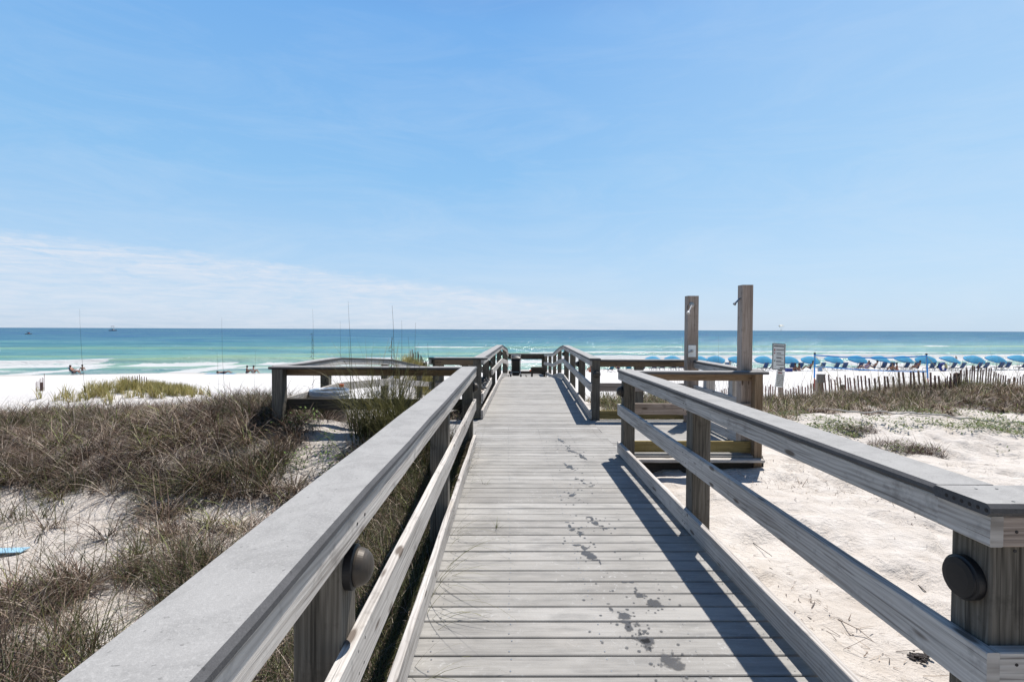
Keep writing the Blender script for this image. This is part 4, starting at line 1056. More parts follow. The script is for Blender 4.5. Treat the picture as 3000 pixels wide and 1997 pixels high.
def person(label, pose, loc, rz, skin=M_SKIN, suit=M_SUIT, sc=1., hair=M_HAIR, group=None):
    p = POSE[pose]; J = {}; rad = {}; E = []
    def add(k, v, r_, par=None):
        J[k] = v; rad[k] = r_
        if par: E.append((par, k))
    add('pel', p['pel'], (.15, .11)); add('ch', p['ch'], (.15, .11), 'pel'); add('nk', p['nk'], .055, 'ch'); add('hd', p['hd'], (.08, .095), 'nk'); add('ht', p['ht'], (.06, .07), 'hd')
    hv = Vector(p['hd'])
    for s_ in (1, -1):
        m_ = lambda q: (q[0], q[1]*s_, q[2]); t = str(s_)
        add('s'+t, m_(p['s']), .06, 'ch'); add('el'+t, m_(p['el']), .042, 's'+t); add('wr'+t, m_(p['wr']), .028, 'el'+t)
        d = (Vector(m_(p['wr']))-Vector(m_(p['el']))).normalized(); w0 = Vector(m_(p['wr'])); sdv = d.cross(Vector((0, 0, 1))).normalized()
        add('pm'+t, tuple(w0+d*.07), (.035, .02), 'wr'+t)
        for fi, (a_, l_) in enumerate(((-.032, .075), (-.012, .09), (.01, .088), (.03, .07))):
            add('f%d' % fi+t, tuple(w0+d*(.07+l_)+sdv*a_), .009, 'pm'+t)
        add('th'+t, tuple(w0+d*.06-sdv*.06), .011, 'wr'+t)
        add('hp'+t, m_(p['hp']), .10, 'pel'); add('kn'+t, m_(p['kn']), .062, 'hp'+t); add('an'+t, m_(p['an']), .038, 'kn'+t); add('to'+t, m_(p['to']), .035, 'an'+t)
    b = skin_body('person', J, E, rad, skin)
    tag(b, label, 'person', group)
    h = Vector(p['ht']); dn = (h-hv).normalized()
    hb_ = MB().ball(hv+dn*.045+Vector((-.02, 0, .01)), .112, n=8, sc=(1, .92, 1)); o = hb_.build('hair', hair, None, smooth=True); o.parent = b
    pl, cv = Vector(p['pel']), Vector(p['ch'])
    cl_ = MB().tube([pl-(cv-pl)*.25, pl, pl.lerp(cv, .35)], [.165, .18, .165], 14); o = cl_.build('swimwear', suit, None, smooth=True); o.parent = b
    if suit in (M_SUITP, M_SUITW): 
        o2 = MB().tube([pl.lerp(cv, .3), cv, cv.lerp(Vector(p['nk']), .6)], [.17, .19, .12], 14).build('shirt', suit, None, smooth=True); o2.parent = b
    b.location = loc; b.rotation_euler = (0, 0, rz); b.scale = (sc, sc, sc)
    return b
def at(u, v, Y):
    q = P(u, v, Y); return (q.x, Y)
def onbeach(u, Y, dz=0):
    x = P(u, 1080, Y).x; return (x, Y, gz1(x, Y)+dz)
# far left sunbather in a low chair
Yb = float(shore(-50))-1.0
loc = onbeach(216, Yb); person('sunbather reclining in a low chair at the water\'s edge, far left', 'recline', loc, .1)
o = copy_tree(CT, (loc[0]-.02, loc[1], loc[2]-.08), -math.pi/2+.1, 'low chair under the reclining sunbather at far left'); o['group'] = 'low chairs by the water'; 
def inwater(u, v, Y, depth): 
    q = P(u, v, Y); return (q.x, Y, SEA-depth)
sw = [(241, 1066, 64, 1.05, 'bather standing waist deep in the surf, right of the reclining sunbather', M_SKIN), (903, 1050, 78, 1.35, 'swimmer with dark hair below the white crest, above the left landing', M_SKIN2),
      (2533, 1043, 92, 1.3, 'swimmer above the net, above the second umbrella right of its left pole', M_SKIN2), (2592, 1043, 92, 1.3, 'swimmer above the middle of the net', M_SKIN2), (2614, 1040, 100, 1.25, 'swimmer farther out, with one arm stretched left of the head, above the net', M_SKIN2),
      (2790, 1040, 96, 1.25, 'left of two swimmers side by side, right of the net', M_SKIN2), (2801, 1040, 97, 1.2, 'right of two swimmers side by side, right of the net', M_SKIN2), (2848, 1038, 100, 1.15, 'lone swimmer above the second umbrella right of the net', M_SKIN2),
      (2069, 1048, 84, 1.1, 'left of two bathers in the surf between the shower posts', M_SKIN2), (2091, 1046, 85, 1.1, 'right of two bathers in the surf between the shower posts', M_SKIN2), (2157, 1048, 84, 1.0, 'bather wading just left of the right shower post', M_SKIN2), (2250, 1048, 84, 1.2, 'bather in the white surf left of the notice sign', M_SKIN2)]
for u, v, Y, dp, lb, sk in sw: person(lb, 'stand', inwater(u, v, Y, dp), random.uniform(-1.5, 1.5), sk)
person('person wading near the shore in a pale shirt, between the shower posts', 'stand', (P(2139, 1060, 72).x, 72, SEA-.35), 2.6, M_SKIN2, M_SUITW)
person('sunbather lying on a blue towel on the sand, left of the left landing', 'lie', onbeach(657, 58, .03), .1, M_SKIN)
q = onbeach(648, 58); tw = MB().sweep([(q[0]-1.6, q[1]-.1, gz1(q[0]-1.6, q[1])+.03), (q[0]-.3, q[1], q[2]+.035), (q[0]+1.5, q[1], gz1(q[0]+1.5, q[1])+.035)], .9, .02, .004)
tag(tw.build('towel', M_BLUE), 'bright blue towel spread under the lying sunbather', 'towel')
person('tanned person sitting at the waterline, left of the left landing', 'sit', onbeach(724, 60, 0), .6, M_SKIN2)
person('person in a white shirt sitting beside a tanned one at the waterline', 'sit', onbeach(743, 60.2, 0), .4, M_SKIN, M_SUITW)
for (u, Y, ps, rz, sk, st, lb) in ((2535, 58.2, 'recline', 2.6, M_SKIN, M_SUITP, 'person in lilac reclining under the second umbrella right of the net pole'), (2560, 58.6, 'recline', 2.8, M_SKIN2, M_SUIT, 'person lounging in dark swimwear next to the one in lilac'),
        (2615, 58.4, 'sit', 2.8, M_SKIN, M_SUIT, 'person in dark top sitting low between umbrellas under the middle of the net'), (2627, 58.8, 'sit', 2.4, M_SKIN, M_RED, 'person in red swimwear sitting beside the one in the dark top'),
        (2687, 58.2, 'recline', math.pi+.05, M_SKIN2, M_SUIT, 'tanned person lying back in the shade left of the net\'s right pole'), (2330, 57.8, 'sit', 2.9, M_SKIN2, M_SUIT, 'tanned person sitting low right of the notice sign'), (2341, 58.3, 'sit', 2.5, M_SKIN2, M_PINK, 'person in pink sitting in the group right of the notice sign'),
        (2372, 58, 'recline', 2.9, M_SKIN2, M_SUIT, 'person reclining left of the volleyball net\'s left pole'), (1811, 57, 'recline', 2.7, M_SKIN, M_SUIT, 'person in navy reclining on the beach, seen over the shower platform railing'), (1885, 58.5, 'recline', 2.8, M_SKIN, M_SUIT, 'person lounging left of the first blue umbrella'),
        (1730, 56, 'sit', 2.0, M_SKIN, M_ORANGE, 'person in orange swimwear sitting on the sand left of the platform corner post')):
    person(lb, ps, onbeach(u, Y, .1 if ps == 'recline' else 0), rz, sk, st)
q = onbeach(2311, 57.2)
cb = empty('cooler', q, 'dark blue cooler with white lid on the sand below the notice sign', 'cooler')
MB().post(q[0]-.33, q[0]+.33, q[1]-.2, q[1]+.2, q[2], q[2]+.36, .03).build('body', M_COOL, cb); MB().post(q[0]-.34, q[0]+.34, q[1]-.21, q[1]+.21, q[2]+.362, q[2]+.44, .03).build('lid', M_WHITE, cb)
q = onbeach(2763, 57.5)
fl = empty('pool_float', q, 'blue and yellow inflatable ring propped in the sand right of the net', 'inflatable ring')
def ringseg(a0, a1, mt, nm):
    pts = []
    for i in range(9):
        a = a0+(a1-a0)*i/8; pts.append((q[0]+.42*math.cos(a), q[1]+.1*math.cos(a), q[2]+.46+.42*math.sin(a)))
    MB().tube(pts, .13, 8).build(nm, mt, fl, smooth=True)
ringseg(-.4, 1.1, M_YW, 'yellow_section'); ringseg(1.1, 5.88, M_COOL, 'blue_section')
q = onbeach(1565, 48); tag(MB().lathe([(.25, 0), (.5, .1), (.55, .35), (.42, .6), (.15, .7)], q, n=18).build('beach_tent', M_ORANGE, smooth=True), 'small red orange pop up tent on the beach, right of the stroller', 'tent')
q = onbeach(1590, 50); tag(MB().ball((q[0], q[1], q[2]+.3), .32, n=8, sc=(1.5, 1, 1)).build('beach_bag', M_RED, smooth=True), 'red beach bag on the sand beside the dark bench', 'bag')

# ------------------------------------------------------------------ boats and parasail
def boat(label, u, v, L_, Y, tower=False):
    q = P(u, v, Y); r = empty('motor_boat', (q.x, Y, SEA), label, 'boat', 'motor boats out at sea')
    hb_ = MB(); W_ = L_*.3; H = L_*.13; secs = [(-.5, .8, 1), (-.2, 1, 1), (.15, .95, 1.1), (.38, .55, 1.3), (.5, .04, 1.45)]
    for t, w_, h_ in secs:
        for a, b_ in ((-1, 1), (-.75, .1), (0, -.35), (.75, .1), (1, 1)):
            hb_.v.append((q.x+t*L_, Y+a*w_*W_/2, SEA+b_*H*h_*(1 if b_ > 0 else 1)))
    for i in range(4):
        for k in range(4): hb_.face([i*5+k, i*5+k+1, (i+1)*5+k+1, (i+1)*5+k])
        hb_.face([i*5, (i+1)*5, (i+1)*5+4, i*5+4])
    hb_.face([0, 1, 2, 3, 4]); hb_.build('hull', M_WHITE, r)
    MB().post(q.x-.12*L_, q.x+.12*L_, Y-W_*.25, Y+W_*.25, SEA+H*.9, SEA+H*2.0, .05).build('cabin', M_WHITE if tower else M_RED, r)
    tp = MB(); zt = SEA+L_*(.62 if tower else .36)
    for a in (-.22, .1):
        for b_ in (-.3, .3): tp.tube([(q.x+a*L_, Y+b_*W_, SEA+H), (q.x+a*L_*.8, Y+b_*W_*.8, zt)], L_*.008, 5)
    tp.build('tower_frame', M_BLACK, r)
    MB().post(q.x-.3*L_*(.6 if tower else 1), q.x+.12*L_, Y-W_*.35, Y+W_*.35, zt, zt+L_*.03, .01).build('canopy', M_COOL if not tower else M_RED, r)
boat('small motor boat with dark canopy at the far left', 84, 979, 5.2, 400)
boat('larger sport boat with a tall tower close to the horizon', 331, 968, 13, 900, True)
q = P(2290, 957, 850)
r = empty('parasail', q, 'tiny pale yellow parasail canopy hovering over the horizon above the notice sign', 'parasail')
pc = MB(); n = 14
for i in range(n+1):
    for k in range(7):
        a = math.pi*(.05+.9*i/n); b_ = -1+2*k/6
        pc.v.append((q.x-4.2*math.cos(a), Y+0*b_+850-Y+2.2*b_, q.z+2.6*math.sin(a)*(1-.12*b_*b_)+1.1*b_))
for i in range(n):
    for k in range(6): p = i*7+k; pc.face([p, p+7, p+8, p+1], None, i % 2)
pc.build('canopy', [M_YW, M_WHITE], r, smooth=True)
rg = MB(); hz = q.z-7.5
for i in range(0, n+1, 2):
    a = math.pi*(.05+.9*i/n); rg.tube([(q.x-4.2*math.cos(a), 850, q.z+2.6*math.sin(a)), (q.x-1, 850, hz+1.2)], .03, 4)
rg.build('lines', M_GALV, r)
person('parasail rider hanging in a harness below the yellow canopy', 'recline', (q.x-1, 850, hz), 0, M_SKIN2, sc=1.2)

# ------------------------------------------------------------------ vegetation
def blades(name, root, az, ln_, lean, curl, wd, col, label=None, cat='grass', kind='stuff', seg=5, mat_=None, tipcol=None):
    n = len(root); root = np.asarray(root); t = np.linspace(0, 1, seg+1)
    ang = lean[:, None]+curl[:, None]*t[None, :]          # angle from vertical grows along the blade
    ds = ln_[:, None]/seg
    hx = np.cumsum(np.sin(ang)*ds, 1)-np.sin(ang[:, :1])*ds; hz_ = np.cumsum(np.cos(ang)*ds, 1)-np.cos(ang[:, :1])*ds
    tw = az+RS.normal(0, .5, n)
    # blades bend sideways a little as well
    side = (RS.normal(0, .12, n)*ln_)[:, None]*t[None, :]**2
    cx = root[:, 0, None]+hx*np.cos(az)[:, None]-side*np.sin(az)[:, None]; cy = root[:, 1, None]+hx*np.sin(az)[:, None]+side*np.cos(az)[:, None]; cz = root[:, 2, None]+hz_
    wp = wd[:, None]*(1-t[None, :]**1.6*.92)/2
    sx_ = -np.sin(tw)[:, None]*wp; sy_ = np.cos(tw)[:, None]*wp
    A = np.stack([cx-sx_, cy-sy_, cz], -1); B = np.stack([cx+sx_, cy+sy_, cz], -1)
    co = np.stack([A, B], 2).reshape(-1, 3)               # n*(seg+1)*2
    base = (np.arange(n)*(seg+1)*2)[:, None]+(np.arange(seg)*2)[None, :]
    f = np.stack([base, base+1, base+3, base+2], -1).reshape(-1, 4).astype(np.int32)
    me = bpy.data.meshes.new(name); me.vertices.add(len(co)); me.vertices.foreach_set('co', co.ravel())
    me.loops.add(f.size); me.loops.foreach_set('vertex_index', f.ravel()); me.polygons.add(len(f))
    me.polygons.foreach_set('loop_start', np.arange(len(f), dtype=np.int32)*4); me.polygons.foreach_set('loop_total', np.full(len(f), 4, np.int32))
    me.update(calc_edges=True)
    if tipcol is None: tipcol = col
    cc = col[:, None, :]*(1-t[None, :, None])+tipcol[:, None, :]*t[None, :, None]
    cc = np.repeat(cc, 2, axis=1); cc = np.concatenate([cc, np.ones(cc.shape[:2]+(1,))], -1)
    at_ = me.color_attributes.new('Col', 'FLOAT_COLOR', 'POINT'); at_.data.foreach_set('color', cc.reshape(-1))
    me.polygons.foreach_set('use_smooth', np.ones(len(f), bool))
    me.materials.append(mat_ or M_GRASS)
    o = bpy.data.objects.new(name, me); COL.objects.link(o)
    tag(o, label, cat, None, kind); return o
def keepout(x, y):
    l, r_ = deckx(y)
    k = (x > l-.16) & (x < r_+.16)
    k |= (x > 1.4) & (x < 3.3) & (y > 6.3) & (y < 9.15)
    k |= (x > -2.9) & (x < -.5) & (y > 7.3) & (y < 9.1)
    rl = np.interp(y, [9, 11.4, 18], [-2.9, -2.6, -2.2]); k |= (x > rl-.05) & (x < rl+1.6) & (y > 9) & (y < 18)
    return k
def densL(x, y):
    d = .68+1.3*fbm(x*.75, y*1.05, 101, 4)+2.1*fbm(x*2.2, y*3.0, 131, 3)
    d -= .95*gauss(x, y, -4.8, 5.2, 1.3, .30)+.9*gauss(x, y, -3.9, 4.35, .8, .42)+1.1*gauss(x, y, -2.25, 6.1, .55, .75)+.6*gauss(x, y, -5.9, 8.2, 1.0, .3)+.7*gauss(x, y, -1.75, 4.9, .35, .6)
    d += .7*gauss(x, y, -3.4, 6.4, .8, .5)+.6*gauss(x, y, -5.5, 6.8, 2.5, .8)+.45*gauss(x, y, -6, 11, 6, 1.8)+.8*gauss(x, y, -1.15, 5.9, .35, .9)+.9*gauss(x, y, -3.6, 8.4, .6, 1.6)+.5*gauss(x, y, -1.2, 2.4, .8, .8)
    d += .5*ss(-1.15, -.75, x)+.45*gauss(x, y, -5, 7.6, 6, 2.2)
    d *= 1-.93*ss(9.8, 13.2, y+1.2*fbm(x*.7, y*.5, 3, 2))
    return ss(.30, .70, d)
def densR(x, y):
    d = 1.1*gauss(x, y, 8.5, 12.2, 5.5, 1.15)+.9*gauss(x, y, 12, 11.8, 3.5, 1.5)+.9*gauss(x, y, 4.3, 11.5, 1.2, 1.5)+1.2*fbm(x*.8, y*1.2, 201, 4)
    d += .9*gauss(x, y, 6.0, 7.7, .45, .16)+.6*gauss(x, y, 7.3, 10.4, 2.2, .5)
    d += .9*gauss(x, y, 2.4, 10.1, .8, .8)
    d -= .35*gauss(x, y, 9.2, 10.6, 1.2, .35)
    d += 1.2*fbm(x*1.9, y*3.2, 231, 3)-.08
    d *= ss(7.4, 8.0, y)*(1-ss(14, 15.5, y))*ss(1.9, 2.1, x+.35*(y > 9.2))
    return np.clip((d-.30)*1.6, 0, 1)
def scatter(n, x0, x1, y0, y1, dens, w=None):
    out = []
    need = n
    for _ in range(60):
        x = RS.uniform(x0, x1, n*2); y = RS.uniform(y0, y1, n*2)
        # clumpy: keep where a fine noise is high too
        k = (RS.rand(n*2) < dens(x, y)) & ~keepout(x, y)
        # only what the view (with room to step aside) can reach
        k &= np.abs(x) < 1.25*y+1.5
        if w is not None: k &= RS.rand(n*2) < w(x, y)
        out.append(np.stack([x[k], y[k]], -1)); need -= k.sum()
        if need <= 0: break
    o = np.concatenate(out)[:n]; return o
BROWN = 1.0*np.array([[.12, .078, .055], [.17, .118, .085], [.080, .050, .036], [.27, .21, .155], [.048, .030, .022], [.44, .37, .30]])
GREEN = np.array([[.055, .065, .022], [.080, .088, .030], [.12, .125, .045], [.045, .052, .022]])
def pick(pal, n, p=None):
    return pal[RS.choice(len(pal), n, p=p)]*RS.uniform(.75, 1.25, (n, 1))
def clumpify(pts, k, spread):
    """k blades around each point"""
    n = len(pts); q = np.repeat(pts, k, 0)+RS.normal(0, spread, (n*k, 2)); return q
def mk(name, pts, label, pal, L0, L1, lean0, lean1, curl0, curl1, w0, tip=None, windbias=.0, wfar=.0006, p=None, lmod=None):
    n = len(pts); x, y = pts[:, 0], pts[:, 1]; z = gz(x, y)-.02
    az = RS.uniform(0, 2*np.pi, n)
    ln_ = RS.uniform(L0, L1, n)*(.7+.6*vn(x*1.1, y*1.1, 71))
    if lmod is not None: ln_ *= lmod(x, y)
    # the walk itself stays clear: grass beside it grows shorter or leans off
    l, r_ = deckx(y)
    lean = RS.uniform(lean0, lean1, n); curl = RS.uniform(curl0, curl1, n)
    wd = (w0+wfar*y)*RS.uniform(.7, 1.3, n)
    c = pick(pal, n, p); return blades(name, np.stack([x, y, z], -1), az, ln_, lean, curl, wd, c, label, tipcol=(c if tip is None else c*.4+np.array(tip)*.6))
a = scatter(1900, -17, -.5, .6, 13.8, densL)
near = lambda x, y: np.clip(1.3-y/16, .3, 1)
def tussocks(name, cen, k, label, pal, R0=.05, L0=.2, L1=.48, w0=.0042, wfar=.0006, cat='grass'):
    n = len(cen); size = RS.uniform(.6, 1.35, n); q = np.repeat(cen, k, 0); a_ = RS.uniform(0, 6.28, n*k); rr = np.abs(RS.normal(0, 1, n*k))
    sz = np.repeat(size, k); q = q+np.stack([np.cos(a_), np.sin(a_)], -1)*(rr*R0*sz)[:, None]
    comb = np.repeat(RS.uniform(0, 6.28, n), k)   # each tuft is combed a little to one side
    az = np.where(RS.rand(n*k) < .75, a_, comb)+RS.normal(0, .45, n*k)
    kp = ~keepout(q[:, 0], q[:, 1]); q = q[kp]; m_ = len(q); az = az[kp]; rr = rr[kp]; sz = sz[kp]; idx = np.repeat(np.arange(n), k)[kp]
    x, y = q[:, 0], q[:, 1]; tone = RS.uniform(.55, 1.35, n)[idx]
    c = pick(pal, m_)*tone[:, None]
    c *= (.72+.62*vn(cen[:, 0]*.8, cen[:, 1]*1.1, 909))[idx][:, None]
    ol = (RS.rand(n) < .17)[idx] & (RS.rand(m_) < .75); c[ol] = c[ol]*np.array([.75, 1.0, .45])
    return blades(name, np.stack([x, y, gz(x, y)-.02], -1), az, RS.uniform(L0, L1, m_)*sz, .15+.35*rr+RS.uniform(0, .35, m_), RS.uniform(.5, 2.3, m_), (w0+wfar*y)*RS.uniform(.6, 1.4, m_), c, label, cat, tipcol=c*1.25)
tussocks('dry_dune_grass', scatter(3700, -17, -.5, .6, 13.8, densL, near), 48, 'matted brown dry grass tussocks covering the dune left of the boardwalk', BROWN)
P1 = scatter(30000, -17, -.5, .6, 13.8, densL, near); P1 = P1[~keepout(P1[:, 0], P1[:, 1])]
mk('fallen_grass', P1, 'fallen straw lying flat over the left dune', BROWN*1.15, .14, .38, 1.0, 1.55, -.2, .5, .0036, wfar=.0005, p=[.15, .2, .1, .25, .05, .25])
gd = lambda x, y: np.clip(densL(x, y)*(.08+1.6*ss(.45, .75, vn(x*1.3, y*1.3, 301)))+.9*gauss(x, y, -1.25, 6.0, .4, .8)+.6*gauss(x, y, -.85, 3, .25, 4), 0, 1)
P1 = clumpify(scatter(1700, -17, -.5, .6, 13.6, gd, near), 11, .035); P1 = P1[~keepout(P1[:, 0], P1[:, 1])]
mk('green_dune_grass', P1, 'green upright grass tufts among the dry grass at left', np.vstack([GREEN, BROWN[[0, 1]]]), .24, .52, 0, .6, .1, 1.5, .0040, wfar=.0004, lmod=lambda x, y: 1-.35*ss(7, 10, y))
sp = scatter(2600, -17, -.5, .6, 13.6, lambda x, y: np.full_like(x, .5)*(1-ss(12.3, 13.4, y)), near)
sp = clumpify(sp, 3, .03); sp = sp[~keepout(sp[:, 0], sp[:, 1])]
mk('sparse_stems', sp, 'thin dark stems scattered over the bare sand at left', np.array([[.10, .07, .05], [.08, .09, .03], [.18, .14, .10]]), .12, .42, .0, .9, .0, .9, .0028, wfar=.0004)
# strip growing up between the left railing and the deck edge
n = 2600; st = np.stack([RS.uniform(-.72, -.50, n), RS.uniform(1.2, 6.8, n)], -1)
mk('railing_grass', st, 'rank green grass growing up along the near left railing', GREEN, .14, .40, 0, .5, .1, 1.3, .0040, wfar=.0003)
n = 700; st = np.stack([RS.uniform(-.72, -.53, n), RS.uniform(1.3, 6.6, n)], -1)
n = 5200; st = np.stack([RS.uniform(-1.3, -.55, n), RS.uniform(1.0, 6.6, n)], -1)
mk('railing_grass', st, 'dark green grass crowding the outside of the near left railing', GREEN, .18, .45, 0, .8, .1, 1.6, .0042, wfar=.0003)
n = 700; st = np.stack([RS.uniform(-.72, -.53, n), RS.uniform(1.3, 6.6, n)], -1)
mk('straw_by_railing', st, 'dry straw tangled under the near left railing', BROWN, .15, .40, .2, .9, .2, 1.4, .0040)
c_ = np.stack([RS.normal(-3.75, .5, 130), RS.normal(8.4, 1.0, 130)], -1)
tussocks('tall_dry_grass', c_, 42, 'taller dark grass heaped against the left landing post', np.vstack([BROWN[[0, 2, 4, 1]], GREEN[[0, 3]]]), R0=.06, L0=.30, L1=.58, w0=.0045)
# tall clump by the landing rail
st = clumpify(np.array([[-1.35, 6.35], [-1.2, 6.1], [-1.5, 6.55], [-1.05, 6.45], [-1.7, 6.4]]), 130, .10)
mk('tall_grass_clump', st, 'tall green arching grass clump in front of the left cross rail', GREEN, .75, 1.25, .0, .35, .2, 1.5, .006, tip=(.22, .19, .08))
# blades bending over the kick board onto the deck
n = 46; yy = RS.uniform(1.9, 4.4, n); rt_ = np.stack([np.full(n, -.50), yy, np.full(n, -.2)], -1)
cg = pick(GREEN, n)*1.5
blades('overhanging_blades', rt_, RS.uniform(-.7, .5, n), RS.uniform(.45, .85, n), RS.uniform(.05, .3, n), RS.uniform(.9, 2.4, n), np.full(n, .0045), cg, 'long grass blades arching over the left kick board onto the planks', tipcol=cg*.5+np.array([.2, .16, .06])*.5, seg=9)
# tufts between planks
for (u, v, lb) in ((1452, 1546, 'small green tuft sprouting between the planks near the middle of the walk'), (1420, 1418, 'tiny tuft sprouting between planks farther up the walk, near the left kick board')):
    cx, cy = gp(u, v); n = 9; rt_ = np.stack([cx+RS.normal(0, .008, n), np.full(n, cy), np.full(n, -.02)], -1); cg = pick(GREEN, n)*1.3
    o = blades('grass_tuft', rt_, RS.uniform(0, 6.28, n), RS.uniform(.07, .17, n), RS.uniform(0, .6, n), RS.uniform(.2, 1.4, n), np.full(n, .004), cg, lb, 'grass tuft', None)
# right dune
tussocks('dry_dune_grass', scatter(1600, 1.8, 20, 7.4, 15.5, densR), 40, 'brown and grey dry grass tussocks on the dune before the slat fence', BROWN*1.25, L0=.16, L1=.40, wfar=.0007)
P1 = clumpify(scatter(1000, 1.8, 20, 7.8, 15.5, densR), 9, .04); P1 = P1[~keepout(P1[:, 0], P1[:, 1])]
mk('green_dune_grass', P1, 'green grass tufts on the right dune', GREEN*1.3, .15, .34, 0, .6, .1, 1.2, .005, wfar=.0005)
P1 = clumpify(scatter(160, 3.3, 20, 11.5, 15, densR), 4, .04)
mk('grass_wisps', P1, 'thin pale wisps standing above the slat fence', np.array([[.33, .28, .18], [.22, .20, .10]]), .7, 1.15, 0, .3, .1, .8, .003, wfar=.0003)
# grass behind the platform
P1 = clumpify(np.stack([RS.uniform(1.95, 3.9, 120), RS.uniform(9.35, 11.5, 120)], -1), 22, .05); P1 = P1[~keepout(P1[:, 0], P1[:, 1])]
mk('platform_grass', P1, 'yellow green grass behind the shower platform', np.vstack([GREEN*1.6, BROWN[:2]*1.3]), .25, .55, 0, .6, .2, 1.6, .006)
P1 = clumpify(np.stack([RS.uniform(2.1, 4.5, 90), RS.uniform(11.5, 17, 90)], -1), 16, .06)
mk('far_walk_grass', P1, 'straw coloured grass right of the far boardwalk', np.vstack([GREEN*1.6, BROWN[[1, 3]]]), .3, .6, 0, .6, .2, 1.4, .008)
# far mounds on the left
fm_ = []
for (u, Y, n, sp_) in ((330, 23, 26, .7), (440, 24, 60, .9), (510, 24, 60, .6), (250, 22, 20, .8), (1235, 20.6, 60, .5), (1265, 20.4, 50, .3), (1205, 20.8, 20, .5)):
    x = P(u, 1100, Y).x; fm_.append(np.stack([RS.normal(x, sp_, n), RS.normal(Y, .5, n)], -1))
mk('mound_grass', clumpify(np.concatenate(fm_), 22, .08), 'golden green grass on the low mounds at the edge of the beach', np.array([[.36, .30, .10], [.26, .25, .09], [.42, .36, .17]]), .3, .62, 0, .4, .1, .8, .012)
# creeping plants on the right and by the left patches: little leaves
def leaves(name, pts, label, pal, size, lift=.06):
    n = len(pts); x, y = pts[:, 0], pts[:, 1]; z = gz(x, y)+RS.uniform(.005, lift, n); az = RS.uniform(0, 6.28, n); c = pick(pal, n)
    return blades(name, np.stack([x, y, z], -1), az, RS.uniform(.6, 1.3, n)*size, RS.uniform(.7, 1.5, n), RS.uniform(-.2, .6, n), np.full(n, size*.55), c, label, 'plant', seg=2)
cr = lambda x, y: np.clip(.55*gauss(x, y, 7.5, 8.9, 3.5, .55)+.8*gauss(x, y, 10.5, 9.1, 2.0, .5)+.3*gauss(x, y, 6, 10.3, 2, .8)+1.8*fbm(x*1.1, y*1.4, 77, 4)-.25, 0, 1)*ss(7.5, 8, y)*(1-ss(10.5, 11.2, y))
leaves('creeping_plants', scatter(9500, 3.4, 16, 7.5, 11.2, cr), 'bright green creepers on the sand right of the railing', np.array([[.11, .16, .035], [.15, .20, .05], [.08, .11, .03], [.19, .18, .08]]), .045, .09)
l1 = clumpify(np.array([[-2.15, 6.2], [-2.3, 5.75], [-2.55, 6.75], [-2.75, 6.6], [-1.95, 5.7]]), 60, .07)
leaves('leafy_sprigs', l1, 'bright green leafy sprigs on the bare sand patch at left', np.array([[.13, .22, .04], [.18, .27, .06]]), .04, .22)
# runners, twigs and debris on sand
def dens_deb(x, y): return np.clip(.15+2.6*fbm(x*1.5, y*1.5, 88, 3), 0, 1)*ss(1.6, 1.8, x)
P1 = scatter(2200, 1.6, 9, 1.5, 9, dens_deb); n = len(P1)
z = gz(P1[:, 0], P1[:, 1])+.006; cb_ = pick(BROWN, n)
blades('sand_debris', np.stack([P1[:, 0], P1[:, 1], z], -1), RS.uniform(0, 6.28, n), RS.uniform(.01, .06, n)*(1+3*(RS.rand(n) < .08)), RS.uniform(1.25, 1.62, n), RS.uniform(-.4, .3, n), RS.uniform(.003, .009, n), cb_, 'twigs and dead leaves scattered on the bare sand at right', 'debris', seg=3)
P1 = scatter(9000, -14, -.6, 1, 13, lambda x, y: np.full_like(x, .6)); n = len(P1)
z = gz(P1[:, 0], P1[:, 1])+.008; cb_ = pick(BROWN, n)
blades('sand_litter', np.stack([P1[:, 0], P1[:, 1], z], -1), RS.uniform(0, 6.28, n), RS.uniform(.04, .22, n), RS.uniform(1.3, 1.6, n), RS.uniform(-.2, .2, n), RS.uniform(.002, .005, n), cb_, 'straw litter strewn on the sand at left', 'debris', seg=3)
# dry root tangles on the right sand
for (u, v, Y, lb, rr) in ((2620, 1310, 7.1, 'large brown root tangle on the sand slope above the near railing cap', .30), (2710, 1325, 6.8, 'smaller brown tangle right of the large one', .22), (2510, 1265, 8.0, 'dry tangle on the sand near the green creepers', .24)):
    q = P(u, v, Y); d = ray(u, v); t = 3.
    while t < 30 and (CP+d*t).z > gz1((CP+d*t).x, (CP+d*t).y): t += .05
    q = CP+d*t; n = 420; a_ = RS.uniform(0, 6.28, n); s_ = np.sqrt(RS.rand(n))*rr; x = q.x+s_*np.cos(a_)*1.5; y = q.y+s_*np.sin(a_)*.8
    blades('dry_tangle', np.stack([x, y, gz(x, y)], -1), RS.uniform(0, 6.28, n), RS.uniform(.1, .3, n), RS.uniform(.2, 1.3, n), RS.uniform(.3, 2, n), np.full(n, .006), pick(BROWN[[0, 2, 4, 1]], n), lb, 'dead plant', None)
